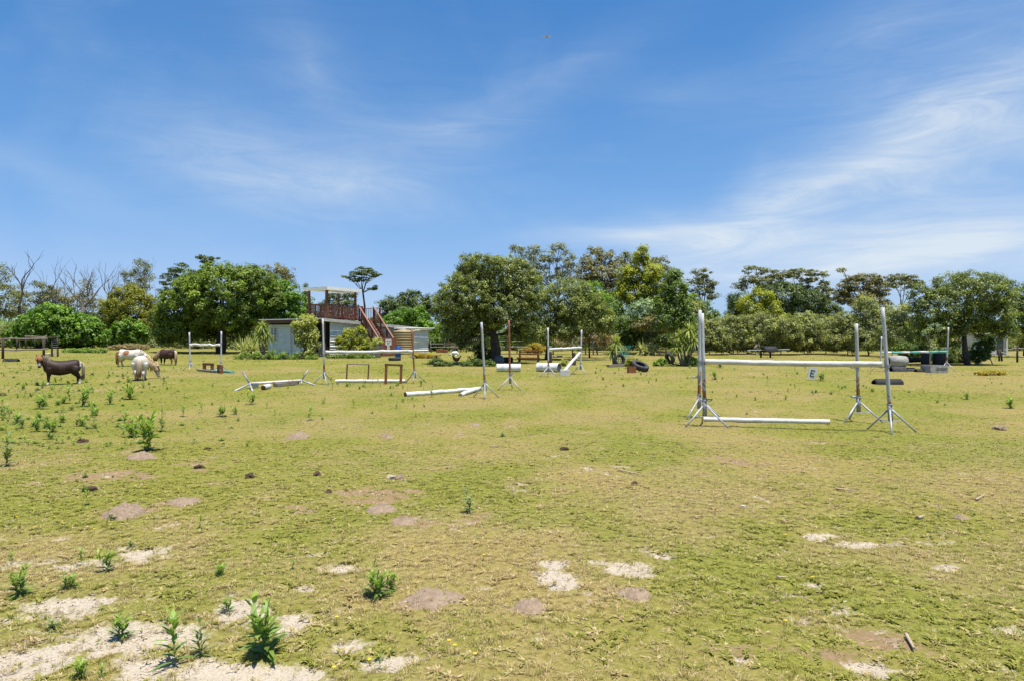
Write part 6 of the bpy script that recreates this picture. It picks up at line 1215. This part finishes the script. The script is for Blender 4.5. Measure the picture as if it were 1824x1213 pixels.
weed_zone(0, 300, 652, 700, 46, .24, 'small green weed in the turf around the ponies', 'small weeds around the ponies', 1)
weed_zone(0, 180, 690, 770, 48, .26, 'small green weed in the weedy turf left of the spiked weeds', 'small weeds at the left edge', 2)
weed_zone(320, 760, 672, 750, 34, .16, 'small green weed in the turf between the left jumps', 'small weeds between the left jumps', 3)
weed_zone(1060, 1240, 655, 690, 26, .18, 'small green weed in the turf before the tyres and cordylines', 'small weeds before the cordylines', 4)
weed_zone(1260, 1560, 655, 715, 40, .16, 'small green weed seen through the front jump', 'small weeds beyond the front jump', 5)
weed_zone(600, 720, 680, 694, 18, .18, 'small green weed along the white ground pole of the shed jump', 'small weeds along the ground pole', 6)
weed_zone(1500, 1824, 665, 725, 30, .12, 'small green weed in the turf at the right', 'small weeds at the right', 7)

def low_weeds():
    r = np.random.default_rng(44); base = []
    for lm, _ in WV:
        n = len(lm.vertices); co = np.empty(n * 3, np.float32); lm.vertices.foreach_get('co', co); tn = np.empty(n, np.float32); lm.attributes['tone'].data.foreach_get('value', tn); base.append((co.reshape(-1, 3), tn))
    VV = []; TT = []; n0 = 0
    for x0, x1, y0, y1, n, h in ((-5, 330, 640, 700, 220, .16), (-5, 260, 690, 800, 170, .12), (200, 470, 700, 800, 40, .10), (100, 480, 628, 650, 70, .16), (400, 580, 632, 645, 60, .16), (1040, 1260, 645, 690, 60, .12), (560, 760, 640, 690, 50, .10), (1250, 1824, 645, 710, 90, .09)):
        for i in range(n):
            p = G(r.uniform(x0, x1), r.uniform(y0, y1)); co, tn = base[int(r.choice([0, 0, 3, 4, 4]))]; a = r.uniform(0, 6.28); s_ = h * r.uniform(.45, 1.3); c_, sn = math.cos(a), math.sin(a)
            VV.append(np.stack([co[:, 0] * c_ - co[:, 1] * sn, co[:, 0] * sn + co[:, 1] * c_, co[:, 2] * .8], 1) * s_ * np.array([1.3, 1.3, 1]) + np.array([p.x, p.y, p.z - .01])); TT.append(np.clip(tn + r.uniform(-.25, .35), 0, 1))
    V = np.concatenate(VV); T = np.concatenate(TT); nq = len(V) // 8; b = np.arange(nq)[:, None] * 8; Q = np.concatenate([b + np.array([[0, 1, 3, 2]]), b + np.array([[2, 3, 5, 4]]), b + np.array([[4, 5, 7, 6]])])
    o = link('low_weeds', np_mesh('low_weeds', V, Q, L_WEED, T)); tag(o, 'dense low green weeds mixed into the turf of the back and left field', 'weeds', kind='stuff')
low_weeds()
# ------------------------------------------------------------------ molehills, dung, stones, sticks, flowers
def molehill(label, px, py, w, hfac, seed):
    p = G(px, py); R = w / F * p.y / 2; rr = np.random.default_rng(seed); n = 26; xs = np.linspace(-1.25, 1.25, n); X, Y = np.meshgrid(xs, xs); x = X.ravel() * R; y = Y.ravel() * R * 1.15
    d = np.sqrt(X.ravel() ** 2 + Y.ravel() ** 2) + (fbm(X.ravel() * 1.6 + seed * 9, Y.ravel() * 1.6, 3) - .5) * .7
    h = R * hfac * np.clip(1 - d, 0, 1) ** .8 * (.45 + 1.3 * fbm(X.ravel() * 5 + seed, Y.ravel() * 5, 3)) + rr.uniform(-.012, .012, len(x)) * (d < 1)
    z = gz(p.x + x, p.y + y) - p.z + h - .02 * (d > .98); i = np.arange((n - 1) ** 2); b = (i // (n - 1)) * n + i % (n - 1)
    me = np_mesh('molehill', np.stack([x, y, z], 1), np.stack([b, b + 1, b + n + 1, b + n], 1), M_SOIL); o = link('molehill', me, None, p); tag(o, label, 'molehill')
for i, (px, py, w, hf, lab) in enumerate([(250, 815, 50, .35, 'sandy molehill below the tall spiked weed'), (222, 916, 72, .45, 'crumbly brown molehill at the left'), (325, 894, 56, .2, 'flat molehill right of the crumbly one'), (533, 779, 38, .5, 'small pinkish molehill in the left half of the field'), (678, 908, 56, .3, 'flat pink molehill left of centre'), (690, 779, 22, .4, 'tiny molehill below the white pole'), (845, 757, 22, .35, 'tiny molehill below the grey upright'), (775, 1066, 100, .16, 'wide bare soil mound in the foreground centre'), (940, 1083, 62, .28, 'rounded soil mound right of the wide one'), (1132, 1060, 62, .18, 'flat soil mound right of the white sand patch'), (1712, 924, 26, .4, 'small pale mound at the right'), (720, 930, 50, .3, 'rough dark soil clump left of centre')]): molehill(lab, px, py, w, hf, 30 + i)
for i, (px, py, s, m_, lab, nm, ct_) in enumerate([(697, 852, .05, M_STONE, 'pale stone in the turf left of a brown one', 'stone', 'stone'), (711, 852, .055, M_SOIL, 'brown stone next to the pale one', 'stone', 'stone'), (1005, 801, .06, M_DUNG, 'dark dung pile in the middle of the field', 'dung', 'dung'), (445, 850, .06, M_DUNG, 'dark dung pile left of centre in the field', 'dung', 'dung'), (565, 846, .05, M_DUNG, 'dung pile between the left weeds and pale stones', 'dung', 'dung'), (355, 833, .05, M_DUNG, 'dung pile right of the sandy molehill', 'dung', 'dung'), (160, 874, .06, M_DUNG, 'dung beside the little dark weed on the left', 'dung', 'dung'), (145, 788, .07, M_DUNG, 'dung pile left of the spiked weed', 'dung', 'dung'), (5, 704, .10, M_DUNG, 'dung pile at the left edge below the pony', 'dung', 'dung'), (1130, 862, .035, M_DUNG, 'small dry dung lump right of centre', 'dung', 'dung'), (1780, 765, .09, M_SOIL, 'pinkish soil lump at the right edge', 'stone', 'stone'), (585, 877, .04, M_DUNG, 'small dung lump above the brown soil', 'dung', 'dung'), (370, 800, .04, M_DUNG, 'small dung lump right of the tall spiked weed', 'dung', 'dung')]):
    p = G(px, py); rock(nm, lab, ct_, p, s * 1.3, s, s * .75, m_, 60 + i, sub=2)
for i, (x0, y0, x1, y1, lab) in enumerate([(1488, 873, 1520, 878, 'curved dry stick on the right side turf'), (1100, 839, 1140, 848, 'thin straw-coloured stick right of centre'), (1634, 926, 1648, 922, 'short thick stick near the pale mound'), (1384, 1033, 1400, 1034, 'short dark stick in the foreground right'), (1738, 893, 1754, 885, 'slender stick at the right'), (1614, 1138, 1628, 1163, 'grey stick in the foreground right'), (872, 797, 888, 797, 'small pale stick in the middle of the field'), (1320, 904, 1330, 906, 'little white stick right of centre')]):
    rail('stick', lab, G(x0, y0) + UP * .02, G(x1, y1) + UP * .025, .010 if i != 2 else .018, .006, M_WHITE2 if i == 7 else mat('dry_stick', (.48, .38, .25), (.34, .26, .17), 12, .9, 0), 'stick', seed=120 + i, wob=.002)
fl = MB(); rf = random.Random(3)
for k in range(9): a = k * .698; fl.add([(0, 0, .0), (math.cos(a - .3) * .014, math.sin(a - .3) * .014, .003), (math.cos(a) * .02, math.sin(a) * .02, .001), (math.cos(a + .3) * .014, math.sin(a + .3) * .014, .003)], [(0, 1, 2, 3)])
flm = fl.mesh('petals', mat('yellow_petal', (.80, .56, .02), (.70, .42, .01), 20, .6, 0)); sm_ = MB(); sm_.tube([(0, 0, -.06), (.004, 0, -.02), (0, 0, 0)], [.002, .002, .0025], 5); smm = sm_.mesh('stem', L_WEED)
for px, py in [(168, 952), (112, 940), (64, 948), (30, 930), (88, 744), (170, 740), (178, 743), (800, 1156), (810, 1167), (846, 1182), (658, 1194), (862, 1000), (1377, 942), (1400, 963), (1430, 963), (1447, 1040), (1702, 1029), (1806, 1101), (1738, 906), (1740, 866), (1797, 848), (1682, 890), (1400, 1120), (600, 1113), (595, 1206), (646, 833), (240, 872), (257, 875), (318, 880), (1270, 874), (1636, 852), (470, 953), (735, 985)]:
    o = thing('flower', 'tiny yellow dandelion-like flower dotted in the turf', 'flower', G(px, py) + UP * .05, rf.uniform(0, 6), 'yellow turf flowers'); s_ = max(.75, o.location.y / 9) * .8; o.scale = (s_, s_, s_); link('petals', flm, o); link('stem', smm, o)
